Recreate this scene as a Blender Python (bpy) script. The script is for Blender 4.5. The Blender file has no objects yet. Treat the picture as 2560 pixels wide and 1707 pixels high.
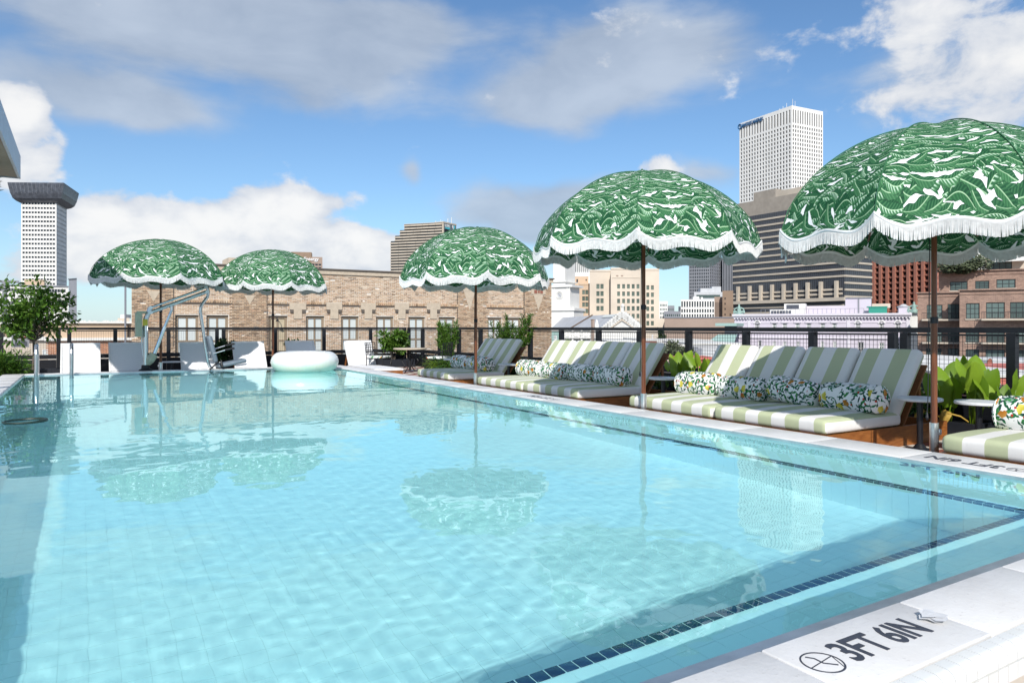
import bpy, bmesh, math, random
import numpy as np
from mathutils import Vector, Matrix, noise
R = math.radians
random.seed(7)
S = bpy.context.scene
COL = S.collection
# ------------------------------------------------------------------ camera
EYE = 0.9; FPX = 1776.0; CX = 1280.0; HY = 818.0; YAW = 31.2
SA, CA = math.sin(R(YAW)), math.cos(R(YAW))
cam = bpy.data.objects.new('camera', bpy.data.cameras.new('camera')); COL.objects.link(cam)
cam.location = (0, 0, EYE); cam.rotation_euler = (R(90), 0, R(-YAW))
cam.data.sensor_width = 36; cam.data.lens = FPX / 2560 * 36
cam.data.shift_y = -(853.5 - HY) / 2560
cam.data.clip_start = 0.05; cam.data.clip_end = 6000
S.camera = cam
S.view_settings.view_transform = 'Standard'; S.view_settings.look = 'None'
S.view_settings.exposure = 0.82; S.view_settings.gamma = 1; S.view_settings.use_curve_mapping = False
S.cycles.max_bounces = 12; S.cycles.diffuse_bounces = 8; S.cycles.transmission_bounces = 8; S.cycles.transparent_max_bounces = 12
S.cycles.sample_clamp_indirect = 6
# ------------------------------------------------------------------ node helper
class V:
    """a float socket with arithmetic that builds Math nodes"""
    def __init__(s, nt, k): s.nt, s.k = nt, k
    def op(s, name, *a, clamp=False):
        n = s.nt.nodes.new('ShaderNodeMath'); n.operation = name; n.use_clamp = clamp
        for i, x in enumerate((s,) + a):
            if isinstance(x, V): s.nt.links.new(x.k, n.inputs[i])
            else: n.inputs[i].default_value = x
        return V(s.nt, n.outputs[0])
    def __add__(s, o): return s.op('ADD', o)
    __radd__ = __add__
    def __sub__(s, o): return s.op('SUBTRACT', o)
    def __rsub__(s, o): return (s * -1.0) + o
    def __mul__(s, o): return s.op('MULTIPLY', o)
    __rmul__ = __mul__
    def __truediv__(s, o): return s.op('DIVIDE', o)
    def lt(s, o): return s.op('LESS_THAN', o)
    def gt(s, o): return s.op('GREATER_THAN', o)
    def sin(s): return s.op('SINE')
    def cos(s): return s.op('COSINE')
    def abs(s): return s.op('ABSOLUTE')
    def fract(s): return s.op('FRACT')
    def floor(s): return s.op('FLOOR')
    def exp(s): return s.op('EXPONENT')
    def max(s, o): return s.op('MAXIMUM', o)
    def min(s, o): return s.op('MINIMUM', o)
    def step(s, lo, hi):
        n = s.nt.nodes.new('ShaderNodeMapRange'); n.interpolation_type = 'SMOOTHSTEP'
        s.nt.links.new(s.k, n.inputs[0]); n.inputs[1].default_value = lo; n.inputs[2].default_value = hi
        return V(s.nt, n.outputs[0])
def lk(nt, a, b):
    nt.links.new(a.k if isinstance(a, V) else a, b)
def sep(nt, sock):
    n = nt.nodes.new('ShaderNodeSeparateXYZ'); nt.links.new(sock, n.inputs[0])
    return V(nt, n.outputs[0]), V(nt, n.outputs[1]), V(nt, n.outputs[2])
def comb(nt, x, y, z=0.0):
    n = nt.nodes.new('ShaderNodeCombineXYZ')
    for i, q in enumerate((x, y, z)):
        if isinstance(q, V): nt.links.new(q.k, n.inputs[i])
        else: n.inputs[i].default_value = q
    return n.outputs[0]
def tnoise(nt, vec, scale, detail=2.0, rough=0.5, dist=0.0):
    n = nt.nodes.new('ShaderNodeTexNoise'); n.inputs['Scale'].default_value = scale
    n.inputs['Detail'].default_value = detail; n.inputs['Roughness'].default_value = rough
    n.inputs['Distortion'].default_value = dist
    if vec is not None: nt.links.new(vec, n.inputs['Vector'])
    return V(nt, n.outputs['Fac'])
def mixc(nt, f, a, b):
    n = nt.nodes.new('ShaderNodeMix'); n.data_type = 'RGBA'
    if isinstance(f, V): nt.links.new(f.k, n.inputs[0])
    else: n.inputs[0].default_value = f
    for i, q in ((6, a), (7, b)):
        if isinstance(q, tuple): n.inputs[i].default_value = (*q[:3], 1)
        else: nt.links.new(q, n.inputs[i])
    return n.outputs[2]
# ------------------------------------------------------------------ sun and sky
SUN_AZ = Vector((-0.547, -0.837, 0)).normalized(); SUN_EL = 36.5
SUN = SUN_AZ * math.cos(R(SUN_EL)) + Vector((0, 0, math.sin(R(SUN_EL))))
sl = bpy.data.lights.new('sun', 'SUN'); sl.energy = 2.8; sl.angle = R(0.5); sl.color = (1.0, 0.955, 0.89)
sun = bpy.data.objects.new('sun', sl); COL.objects.link(sun)
sun.rotation_euler = SUN.to_track_quat('Z', 'Y').to_euler(); sun.location = (-8, -12, 12)
sl.cycles.is_caustics_light = True
def px_dir(px, py):
    t = (px - CX) / FPX
    return R(YAW) + math.atan(t), math.atan((HY - py) / FPX * math.cos(math.atan(t)))
def make_world():
    w = bpy.data.worlds.new('World'); S.world = w; w.use_nodes = True
    nt = w.node_tree; bg = nt.nodes['Background']
    sky = nt.nodes.new('ShaderNodeTexSky'); sky.sky_type = 'NISHITA'; sky.sun_disc = False
    sky.sun_elevation = R(SUN_EL); sky.sun_rotation = math.atan2(SUN_AZ.x, SUN_AZ.y)
    sky.air_density = 1.0; sky.dust_density = 0.3; sky.ozone_density = 2.5
    tc = nt.nodes.new('ShaderNodeTexCoord'); d = tc.outputs['Generated']
    x, y, z = sep(nt, d)
    az = x.op('ARCTAN2', y); el = z.op('ARCSINE')
    # domain-warped direction for ragged cloud outlines
    zz = z.max(0.0)
    flat = comb(nt, x / (zz + 0.25), y / (zz + 0.25), z * 1.0)
    n1 = tnoise(nt, d, 5.0, 3.0, 0.55); n2 = tnoise(nt, comb(nt, y, z, x), 6.0, 3.0, 0.55)
    azw = az + (n1 - 0.5) * 0.16; elw = el + (n2 - 0.5) * 0.09
    billow = tnoise(nt, comb(nt, az, el * 1.5, 0.0), 14.0, 7.0, 0.58, 0.2)
    soft = tnoise(nt, comb(nt, az, el * 2.4, 3.0), 6.0, 6.0, 0.55, 0.3)
    def field(blobs):
        tot = None
        for (px, py, rx, ry, wt) in blobs:
            a, e = px_dir(px, py); c = math.cos(a - R(YAW))
            ra = rx / FPX * c * c; re = ry / FPX * c
            u = (azw - a) * (1 / ra); v = (elw - e) * (1 / re)
            g = ((u * u + v * v) * -1.0).exp() * wt
            tot = g if tot is None else tot + g
        return tot
    grey = field([(450, 40, 560, 120, 1.0), (140, 210, 330, 90, .55), (330, 265, 200, 55, .6), (820, 150, 210, 80, .5),
                  (1000, 40, 230, 70, .6), (760, 255, 110, 45, .5), (1410, 270, 250, 70, .85), (1500, 160, 230, 95, .8), (1740, 110, 250, 75, .6),
                  (1420, 510, 220, 70, 1.0), (1290, 560, 160, 50, .7), (1800, 420, 90, 45, .6), (2380, 190, 280, 110, .6), (1015, 450, 30, 32, .55)])
    white = field([(650, 550, 140, 66, 1.15), (790, 515, 85, 32, .75), (520, 590, 90, 55, .95), (410, 590, 90, 58, 1.0), (270, 560, 130, 70, 1.0),
                   (560, 660, 380, 55, .55), (150, 670, 240, 50, .5), (25, 285, 90, 66, 1.2), (60, 420, 100, 50, .7), (140, 375, 50, 40, .45),
                   (850, 605, 110, 34, .8), (960, 640, 160, 45, .7), (1560, 80, 150, 60, .3), (1700, 415, 50, 34, .9), (1900, 120, 180, 60, .35),
                   (2400, 160, 240, 130, .72), (2490, 290, 160, 50, .5), (2290, 30, 110, 55, .6), (1290, 640, 300, 40, .35)])
    # the rest of the dome: scattered cloud of the same kind, away from the part placed above
    da = (az - R(YAW)).abs()
    rest = da.step(R(44), R(60)); rest = rest.max(el.step(R(30), R(40)))
    rn = tnoise(nt, flat, 1.6, 7.0, 0.55)
    grey = grey + rest * (rn - 0.42) * 2.2
    white = white + rest * (tnoise(nt, flat, 2.3, 7.0, 0.55) - 0.36) * 2.2
    up = el.step(R(-1.0), R(1.5))
    ga = (grey + (soft - 0.5) * 0.95 + (billow - 0.5) * 0.25).step(0.14, 0.72) * 0.82 * up
    wa = (white + (billow - 0.5) * 1.5).step(0.24, 0.58) * up
    # horizon veil
    veil = (el.abs() * -9.0).exp() * 0.55
    skyc = nt.nodes.new('ShaderNodeVectorMath'); skyc.operation = 'MULTIPLY'
    nt.links.new(sky.outputs[0], skyc.inputs[0]); skyc.inputs[1].default_value = (0.68, 0.86, 0.985)
    K = 7.2   # cloud radiance for this background strength and exposure
    base = mixc(nt, veil, skyc.outputs[0], (0.63 * K, 0.78 * K, 0.92 * K))
    gcol = mixc(nt, (soft * 0.6 + n1 * 0.4).step(0.3, 0.72), (0.37 * K, 0.44 * K, 0.55 * K), (0.57 * K, 0.64 * K, 0.74 * K))
    c1 = mixc(nt, ga, base, gcol)
    # cumulus: sunlit tops, grey where the cloud is thick and low
    wshade = billow * 0.9 + soft * 0.35 + (white.step(0.3, 1.3)) * 0.30 - 0.22
    wcol = mixc(nt, wshade.step(0.25, 0.75), (0.60 * K, 0.65 * K, 0.74 * K), (0.95 * K, 0.945 * K, 0.935 * K))
    c2 = mixc(nt, wa * 0.95, c1, wcol)
    nt.links.new(c2, bg.inputs[0]); bg.inputs[1].default_value = 0.08
    w.cycles.sampling_method = 'AUTOMATIC'
make_world()
# ------------------------------------------------------------------ pixel -> place
def ray(px):
    t = (px - CX) / FPX
    return SA + t * CA, CA - t * SA            # X and Y per metre of depth
def P(px, d): a, b = ray(px); return (a * d, b * d)
def onY(px, Y): a, b = ray(px); return (a / b * Y, Y)
def onX(px, X): a, b = ray(px); return (X, b / a * X)
def dep(x, y): return x * SA + y * CA
def zat(py, d): return EYE + (HY - py) * d / FPX
# ------------------------------------------------------------------ mesh helper
class MB:
    def __init__(s): s.v, s.f, s.m = [], [], []
    def quad(s, a, b, c, d, m=0):
        n = len(s.v); s.v += [a, b, c, d]; s.f.append((n, n + 1, n + 2, n + 3)); s.m.append(m); return s
    def poly(s, pts, m=0):
        n = len(s.v); s.v += [tuple(p) for p in pts]; s.f.append(tuple(range(n, n + len(pts)))); s.m.append(m); return s
    def obox(s, o, ax, ay, az, m=0):
        """box from corner o along three edge vectors"""
        o, ax, ay, az = Vector(o), Vector(ax), Vector(ay), Vector(az)
        n = len(s.v)
        for i in (0, 1):
            for j in (0, 1):
                for k in (0, 1): s.v.append(tuple(o + ax * i + ay * j + az * k))
        flip = ax.cross(ay).dot(az) < 0
        for f in ((0, 1, 3, 2), (4, 6, 7, 5), (0, 4, 5, 1), (2, 3, 7, 6), (0, 2, 6, 4), (1, 5, 7, 3)):
            f = tuple(n + q for q in f)
            s.f.append(f[::-1] if flip else f); s.m.append(m)
        return s
    def box(s, lo, hi, m=0):
        return s.obox(lo, (hi[0] - lo[0], 0, 0), (0, hi[1] - lo[1], 0), (0, 0, hi[2] - lo[2]), m)
    def cbox(s, c, sx, sy, sz, m=0):
        return s.box((c[0] - sx / 2, c[1] - sy / 2, c[2] - sz / 2), (c[0] + sx / 2, c[1] + sy / 2, c[2] + sz / 2), m)
    def bar(s, p, q, w, h, m=0):
        p, q = Vector(p), Vector(q); d = (q - p)
        u = d.cross(Vector((0, 0, 1)));
        u = Vector((1, 0, 0)) if u.length < 1e-6 else u.normalized()
        t = u.cross(d).normalized()
        return s.obox(p - u * w / 2 - t * h / 2, d, u * w, t * h, m)
    def tube(s, path, r, n=8, m=0, caps=True, closed=False):
        path = [Vector(p) for p in path]; N = len(path)
        rr = r if isinstance(r, (list, tuple)) else [r] * N
        base = len(s.v); u = None
        for i, p in enumerate(path):
            a = path[i - 1] if (i > 0 or closed) else p; b = path[(i + 1) % N] if (i < N - 1 or closed) else p
            t = (b - a).normalized()
            if u is None:
                u = t.orthogonal().normalized()
            else:
                u = (u - t * u.dot(t)).normalized()
            w = t.cross(u)
            for k in range(n):
                g = 2 * math.pi * k / n
                s.v.append(tuple(p + (u * math.cos(g) + w * math.sin(g)) * rr[i]))
        for i in range(N if closed else N - 1):
            for k in range(n):
                a = base + i * n + k; b = base + i * n + (k + 1) % n
                j = (i + 1) % N
                c = base + j * n + (k + 1) % n; d = base + j * n + k
                s.f.append((a, b, c, d)); s.m.append(m)
        if caps and not closed:
            s.f.append(tuple(base + k for k in range(n))[::-1]); s.m.append(m)
            s.f.append(tuple(base + (N - 1) * n + k for k in range(n))); s.m.append(m)
        return s
    def lathe(s, prof, c=(0, 0), n=24, m=0, caps=True):
        base = len(s.v)
        for (r, z) in prof:
            for k in range(n):
                g = 2 * math.pi * k / n; s.v.append((c[0] + r * math.cos(g), c[1] + r * math.sin(g), z))
        for i in range(len(prof) - 1):
            for k in range(n):
                a = base + i * n + k; b = base + i * n + (k + 1) % n
                s.f.append((a, b, b + n, a + n)); s.m.append(m)
        if caps:
            s.f.append(tuple(base + k for k in range(n))[::-1]); s.m.append(m)
            q = base + (len(prof) - 1) * n; s.f.append(tuple(q + k for k in range(n))); s.m.append(m)
        return s
    def prism(s, poly, z0, z1, m=0):
        n = len(poly); ar = sum(poly[i][0] * poly[(i + 1) % n][1] - poly[(i + 1) % n][0] * poly[i][1] for i in range(n))
        if ar < 0: poly = poly[::-1]
        b = len(s.v)
        s.v += [(p[0], p[1], z0) for p in poly] + [(p[0], p[1], z1) for p in poly]
        s.f.append(tuple(b + i for i in range(n))[::-1]); s.m.append(m)
        s.f.append(tuple(b + n + i for i in range(n))); s.m.append(m)
        for i in range(n):
            j = (i + 1) % n; s.f.append((b + i, b + j, b + n + j, b + n + i)); s.m.append(m)
        return s
    def mesh(s, name, mat, smooth=False):
        me = bpy.data.meshes.new(name); me.from_pydata(s.v, [], s.f)
        for q in (mat if isinstance(mat, (list, tuple)) else [mat]): me.materials.append(q)
        if any(s.m): me.polygons.foreach_set('material_index', s.m)
        if smooth:
            me.polygons.foreach_set('use_smooth', [True] * len(s.f))
            if smooth != 2: me.set_sharp_from_angle(angle=R(40))
        me.update(); return me
    def build(s, name, mat, parent=None, smooth=False, **kw):
        return put(name, s.mesh(name, mat, smooth), parent, **kw)
def put(name, me, parent=None, loc=None, kind=None, label=None):
    o = bpy.data.objects.new(name, me); COL.objects.link(o)
    if loc is not None: o.location = loc
    if parent is not None:
        o.parent = parent; o.matrix_parent_inverse = base_matrix(parent).inverted()
    if kind: o['kind'] = kind
    if label: o['label'] = label
    return o
def base_matrix(o):
    m = Matrix.Translation(o.location) @ o.rotation_euler.to_matrix().to_4x4()
    if o.parent is not None: m = base_matrix(o.parent) @ o.matrix_parent_inverse @ m
    return m
def tag(o, label, cat, group=None):
    o['label'] = label; o['category'] = cat
    if group: o['group'] = group
    return o
def thing(name, label, cat, loc=(0, 0, 0), group=None):
    o = bpy.data.objects.new(name, None); COL.objects.link(o); o.location = loc; o.empty_display_size = 0.2
    return tag(o, label, cat, group)
def structure(o): o['kind'] = 'structure'; return o
def copy_tree(o, parent=None):
    c = o.copy(); COL.objects.link(c)
    if parent is not None: c.parent = parent; c.matrix_parent_inverse = o.matrix_parent_inverse.copy()
    for ch in o.children: copy_tree(ch, c)
    return c
def uvset(me, fn):
    """fn(co, normal, poly) -> (u, v) per corner"""
    uv = me.uv_layers.new(name='uv')
    for p in me.polygons:
        for li in p.loop_indices:
            uv.data[li].uv = fn(me.vertices[me.loops[li].vertex_index].co, p.normal, p)
def rounded(sx, sy, sz, bev, seg=3, cuts=0):
    bm = bmesh.new(); bmesh.ops.create_cube(bm, size=1)
    bmesh.ops.scale(bm, vec=(sx, sy, sz), verts=bm.verts)
    bmesh.ops.bevel(bm, geom=list(bm.edges), offset=bev, segments=seg, affect='EDGES', profile=0.5)
    me = bpy.data.meshes.new('cushion'); bm.to_mesh(me); bm.free()
    me.polygons.foreach_set('use_smooth', [True] * len(me.polygons)); return me
def text_mesh(body, size, depth=0.002, sx=1.0, bold=0.0):
    cu = bpy.data.curves.new('lettering', 'FONT'); cu.body = body; cu.size = size; cu.extrude = depth / 2; cu.offset = bold
    cu.align_x = 'CENTER'; cu.align_y = 'CENTER'; cu.resolution_u = 3
    o = bpy.data.objects.new('lettering', cu); COL.objects.link(o)
    dg = bpy.context.evaluated_depsgraph_get(); me = bpy.data.meshes.new_from_object(o.evaluated_get(dg))
    bpy.data.objects.remove(o)
    for v in me.vertices: v.co.x *= sx
    return me
# ------------------------------------------------------------------ materials
def mat(name, col, rough=0.6, metal=0.0, var=0.06, scale=8.0, spec=0.5, bump=0.0, bscale=40.0):
    """principled with a little object-space mottling, so nothing is a perfectly flat colour"""
    m = bpy.data.materials.new(name); m.use_nodes = True; nt = m.node_tree; b = nt.nodes['Principled BSDF']
    tc = nt.nodes.new('ShaderNodeTexCoord')
    n = tnoise(nt, tc.outputs['Object'], scale, 4.0, 0.6)
    dark = tuple(c * (1 - var * 1.6) for c in col); lite = tuple(min(1, c * (1 + var)) for c in col)
    nt.links.new(mixc(nt, n.step(0.3, 0.7), dark, lite), b.inputs['Base Color'])
    b.inputs['Roughness'].default_value = rough; b.inputs['Metallic'].default_value = metal
    b.inputs['Specular IOR Level'].default_value = spec
    if bump:
        bp = nt.nodes.new('ShaderNodeBump'); bp.inputs['Strength'].default_value = bump; bp.inputs['Distance'].default_value = 0.01
        lk(nt, tnoise(nt, tc.outputs['Object'], bscale, 3.0), bp.inputs['Height']); nt.links.new(bp.outputs[0], b.inputs['Normal'])
    return m
def nodes(name):
    m = bpy.data.materials.new(name); m.use_nodes = True; nt = m.node_tree
    return m, nt, nt.nodes['Principled BSDF']
def island_mat(name, cols, rough=0.8, grain=0.25, scale=30.0, bump=0.0, trans=0.0, by='island'):
    """colour picked per loose piece from a list (bricks, tiles, leaves)"""
    m, nt, b = nodes(name)
    g = nt.nodes.new('ShaderNodeNewGeometry')
    rmp = nt.nodes.new('ShaderNodeValToRGB'); rmp.color_ramp.interpolation = 'LINEAR'
    e = rmp.color_ramp.elements
    while len(e) < len(cols): e.new(0.5)
    for i, c in enumerate(cols):
        e[i].position = i / (len(cols) - 1); e[i].color = (*c, 1)
    if by == 'object':
        oi = nt.nodes.new('ShaderNodeObjectInfo'); nt.links.new(oi.outputs['Random'], rmp.inputs[0])
    else: nt.links.new(g.outputs['Random Per Island'], rmp.inputs[0])
    tc = nt.nodes.new('ShaderNodeTexCoord')
    n = tnoise(nt, tc.outputs['Object'], scale, 4.0, 0.65)
    hsv = nt.nodes.new('ShaderNodeHueSaturation'); nt.links.new(rmp.outputs[0], hsv.inputs['Color'])
    lk(nt, n * (2 * grain) + (1 - grain), hsv.inputs['Value'])
    nt.links.new(hsv.outputs[0], b.inputs['Base Color']); b.inputs['Roughness'].default_value = rough
    if trans:
        tr = nt.nodes.new('ShaderNodeBsdfTranslucent'); nt.links.new(hsv.outputs[0], tr.inputs[0])
        mx = nt.nodes.new('ShaderNodeMixShader'); mx.inputs[0].default_value = trans
        nt.links.new(b.outputs[0], mx.inputs[1]); nt.links.new(tr.outputs[0], mx.inputs[2])
        nt.links.new(mx.outputs[0], nt.nodes['Material Output'].inputs[0])
    return m
def leaf_layer(nt, u, v, cu, cv, L, W, seed, spread=0.9):
    """one layer of printed leaves: cell centres from a Voronoi grid, each with its own angle; returns mask, along, across, random"""
    vo = nt.nodes.new('ShaderNodeTexVoronoi'); vo.voronoi_dimensions = '2D'; vo.feature = 'F1'
    vo.inputs['Scale'].default_value = 1.0; vo.inputs['Randomness'].default_value = 0.75
    su = u * (1 / cu) + seed * 7.31; sv = v * (1 / cv) + seed * 3.77
    nt.links.new(comb(nt, su, sv), vo.inputs['Vector'])
    px_, py_, _ = sep(nt, vo.outputs['Position'])
    sc = nt.nodes.new('ShaderNodeSeparateColor'); nt.links.new(vo.outputs['Color'], sc.inputs[0])
    r1, r2, r3 = (V(nt, sc.outputs[i]) for i in range(3))
    dx = (su - px_) * cu; dy = (sv - py_) * cv
    ang = (r1 - 0.5) * (2 * spread)
    c, s_ = ang.cos(), ang.sin()
    lx = dx * c + dy * s_; ly = dy * c - dx * s_
    ly = ly + lx * lx * ((r2 - 0.5) * (2.2 / L) * 0.6)
    q = lx * (1 / L); half = (1.0 - q * q) * W
    torn = ((lx * (55.0 * 0.13 / L) + ly.abs() * -30.0).sin() * 0.16 + 0.90)
    mask = ly.abs().lt(half * torn)
    return mask, lx, ly, r2, r3, half
def leaf_print():
    m, nt, b = nodes('banana_leaf_cloth')
    uvn = nt.nodes.new('ShaderNodeUVMap'); uvn.uv_map = 'uv'
    u, v, _ = sep(nt, uvn.outputs[0])
    wob = tnoise(nt, uvn.outputs[0], 6.0, 2.0)
    u = (u + (wob - 0.5) * 0.03) * 1.5; v = (v + (wob - 0.5) * 0.02) * 1.5
    col = (0.82, 0.84, 0.84)
    layers = [(0.24, 0.085, 0.16, 0.052, 5.0), (0.27, 0.10, 0.165, 0.052, 6.0), (0.30, 0.120, 0.155, 0.050, 1.0), (0.33, 0.135, 0.165, 0.052, 3.0), (0.31, 0.150, 0.150, 0.050, 4.0)]
    for i, (cu, cv, L, W, sd) in enumerate(layers):
        k, lx, ly, r2, r3, half = leaf_layer(nt, u, v, cu, cv, L, W, sd, 0.75)
        k = k * r3.gt(0.05)
        # white cloth left showing along one side of some leaves
        halo = (ly + half * 0.36).abs().lt(half * 1.08) * r2.gt(0.70) * r3.gt(0.05)
        col = mixc(nt, halo, col, (0.80, 0.82, 0.82))
        vein = ((lx * 210.0 - ly.abs() * 190.0).sin()).step(-0.2, 0.9)
        side = ly.gt(0.0)
        deep = mixc(nt, r2, (0.006, 0.056, 0.024), (0.013, 0.088, 0.036))
        lite = mixc(nt, r2, (0.034, 0.16, 0.056), (0.10, 0.27, 0.12))
        body = mixc(nt, (vein * 0.55 + side * 0.45) * (0.55 + r3 * 0.5), deep, lite)
        rib = ly.abs().lt(0.0035)
        body = mixc(nt, rib * 0.8, body, (0.38, 0.58, 0.36))
        edge = (ly.abs() / half).step(0.74, 0.98)
        body = mixc(nt, edge * 0.7, body, (0.005, 0.04, 0.02))
        gl = side * vein * (1.0 - (ly.abs() / half)).step(0.25, 0.75) * r3.gt(0.62)
        body = mixc(nt, gl * 0.75, body, (0.55, 0.72, 0.58))
        col = mixc(nt, k, col, body)
    if isinstance(col, tuple): raise ValueError
    nt.links.new(col, b.inputs['Base Color']); b.inputs['Roughness'].default_value = 0.75; b.inputs['Specular IOR Level'].default_value = 0.2
    tr = nt.nodes.new('ShaderNodeBsdfTranslucent'); nt.links.new(col, tr.inputs[0])
    mx = nt.nodes.new('ShaderNodeMixShader'); mx.inputs[0].default_value = 0.05
    nt.links.new(b.outputs[0], mx.inputs[1]); nt.links.new(tr.outputs[0], mx.inputs[2]); nt.links.new(mx.outputs[0], nt.nodes['Material Output'].inputs[0])
    return m
def citrus_print():
    """white cotton with small dark leaves, oranges, lemons and a few red dots"""
    m, nt, b = nodes('citrus_print_cloth')
    uvn = nt.nodes.new('ShaderNodeUVMap'); uvn.uv_map = 'uv'
    oi = nt.nodes.new('ShaderNodeObjectInfo'); off = V(nt, oi.outputs['Random']) * 37.0
    u, v, _ = sep(nt, uvn.outputs[0]); u = u + off
    vec = comb(nt, u, v)
    clump = tnoise(nt, vec, 7.0, 2.0)
    patch = tnoise(nt, vec, 5.0, 1.0)
    col = mixc(nt, tnoise(nt, vec, 30.0, 3.0), (0.80, 0.80, 0.79), (0.86, 0.86, 0.85))
    wash = tnoise(nt, vec, 11.0, 4.0, 0.6)
    col = mixc(nt, (patch.step(0.60, 0.68)) * wash.step(0.42, 0.6) * 0.85, col, (0.03, 0.22, 0.13))
    for (cu, cv, L, W, sd, lo, a, c) in [(0.066, 0.04, 0.036, 0.0105, 1.0, .38, (0.008, 0.06, 0.03), (0.02, 0.17, 0.06)),
                                          (0.058, 0.044, 0.031, 0.0085, 2.0, .40, (0.01, 0.03, 0.05), (0.015, 0.10, 0.05)),
                                          (0.075, 0.05, 0.032, 0.012, 3.0, .46, (0.012, 0.13, 0.045), (0.06, 0.26, 0.06))]:
        k, lx, ly, r2, r3, half = leaf_layer(nt, u, v, cu, cv, L, W, sd, 3.1)
        k = k * clump.gt(lo + 0.02) * r3.gt(0.2)
        col = mixc(nt, k, col, mixc(nt, r2, a, c))
    for (cu, L, W, sd, a, c, keep) in [(0.16, 0.036, 0.028, 5.0, (0.42, 0.15, 0.015), (0.52, 0.24, 0.05), .60), (0.19, 0.042, 0.031, 6.0, (0.56, 0.47, 0.05), (0.70, 0.62, 0.12), .68),
                                       (0.09, 0.011, 0.010, 7.0, (0.40, 0.02, 0.015), (0.55, 0.05, 0.03), .6)]:
        k, lx, ly, r2, r3, half = leaf_layer(nt, u, v, cu, cu, L, W, sd, 3.1)
        col = mixc(nt, k * r3.gt(keep), col, mixc(nt, ly.step(-0.02, 0.02), a, c))
    nt.links.new(col, b.inputs['Base Color']); b.inputs['Roughness'].default_value = 0.8; b.inputs['Specular IOR Level'].default_value = 0.25
    return m
def stripe_cloth():
    m, nt, b = nodes('green_stripe_cloth')
    uvn = nt.nodes.new('ShaderNodeUVMap'); uvn.uv_map = 'uv'
    u, v, _ = sep(nt, uvn.outputs[0])
    k = (u * (1 / 0.30)).fract()
    e = k.step(0.0, 0.012) * (1.0 - k.step(0.5, 0.512))
    weave = tnoise(nt, comb(nt, u * 3.0, v * 3.0), 160.0, 2.0)
    wr = tnoise(nt, uvn.outputs[0], 5.0, 3.0)
    g = mixc(nt, weave, (0.44, 0.48, 0.305), (0.505, 0.545, 0.36)); w = mixc(nt, weave, (0.71, 0.70, 0.68), (0.78, 0.77, 0.755))
    nt.links.new(mixc(nt, e, w, g), b.inputs['Base Color']); b.inputs['Roughness'].default_value = 0.85; b.inputs['Specular IOR Level'].default_value = 0.2
    bp = nt.nodes.new('ShaderNodeBump'); bp.inputs['Strength'].default_value = 0.35; bp.inputs['Distance'].default_value = 0.02
    lk(nt, wr * 1.0 + weave * 0.03, bp.inputs['Height']); nt.links.new(bp.outputs[0], b.inputs['Normal'])
    return m
def wood(name, a, c, scale=6.0, rough=0.45):
    m, nt, b = nodes(name); tc = nt.nodes.new('ShaderNodeTexCoord')
    x, y, z = sep(nt, tc.outputs['Object'])
    n = tnoise(nt, comb(nt, x * 1.5, y * 9.0, z * 9.0), scale, 5.0, 0.6, 0.6)
    nt.links.new(mixc(nt, n.step(0.25, 0.75), a, c), b.inputs['Base Color']); b.inputs['Roughness'].default_value = rough
    return m
def pole_wood():
    m, nt, b = nodes('varnished_pole_wood'); tc = nt.nodes.new('ShaderNodeTexCoord')
    x, y, z = sep(nt, tc.outputs['Object'])
    n = tnoise(nt, comb(nt, x * 30.0, y * 30.0, z * 1.5), 2.0, 4.0, 0.6)
    nt.links.new(mixc(nt, n.step(0.25, 0.75), (0.10, 0.030, 0.012), (0.20, 0.068, 0.026)), b.inputs['Base Color']); b.inputs['Roughness'].default_value = 0.32
    return m
def water_mat():
    m = bpy.data.materials.new('pool_water'); m.use_nodes = True; nt = m.node_tree; nt.nodes.clear()
    g = nt.nodes.new('ShaderNodeBsdfGlass'); g.inputs['IOR'].default_value = 1.33; g.inputs['Roughness'].default_value = 0.0
    tc = nt.nodes.new('ShaderNodeTexCoord')
    nt.links.new(mixc(nt, tnoise(nt, tc.outputs['Object'], 0.6, 1.0), (0.73, 0.978, 0.99), (0.74, 0.983, 0.994)), g.inputs[0])
    o = nt.nodes.new('ShaderNodeOutputMaterial'); nt.links.new(g.outputs[0], o.inputs[0]); return m
def window_glass(name, a=(0.012, 0.016, 0.022), c=(0.035, 0.045, 0.055), rough=0.08, scale=0.5):
    m, nt, b = nodes(name); g = nt.nodes.new('ShaderNodeNewGeometry'); oi = nt.nodes.new('ShaderNodeObjectInfo')
    r = (V(nt, g.outputs['Random Per Island']) + V(nt, oi.outputs['Random'])).fract()
    tc = nt.nodes.new('ShaderNodeTexCoord')
    n = tnoise(nt, tc.outputs['Object'], scale, 2.0)
    nt.links.new(mixc(nt, r * 0.7 + n * 0.3, a, c), b.inputs['Base Color']); b.inputs['Roughness'].default_value = rough
    return m
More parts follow.
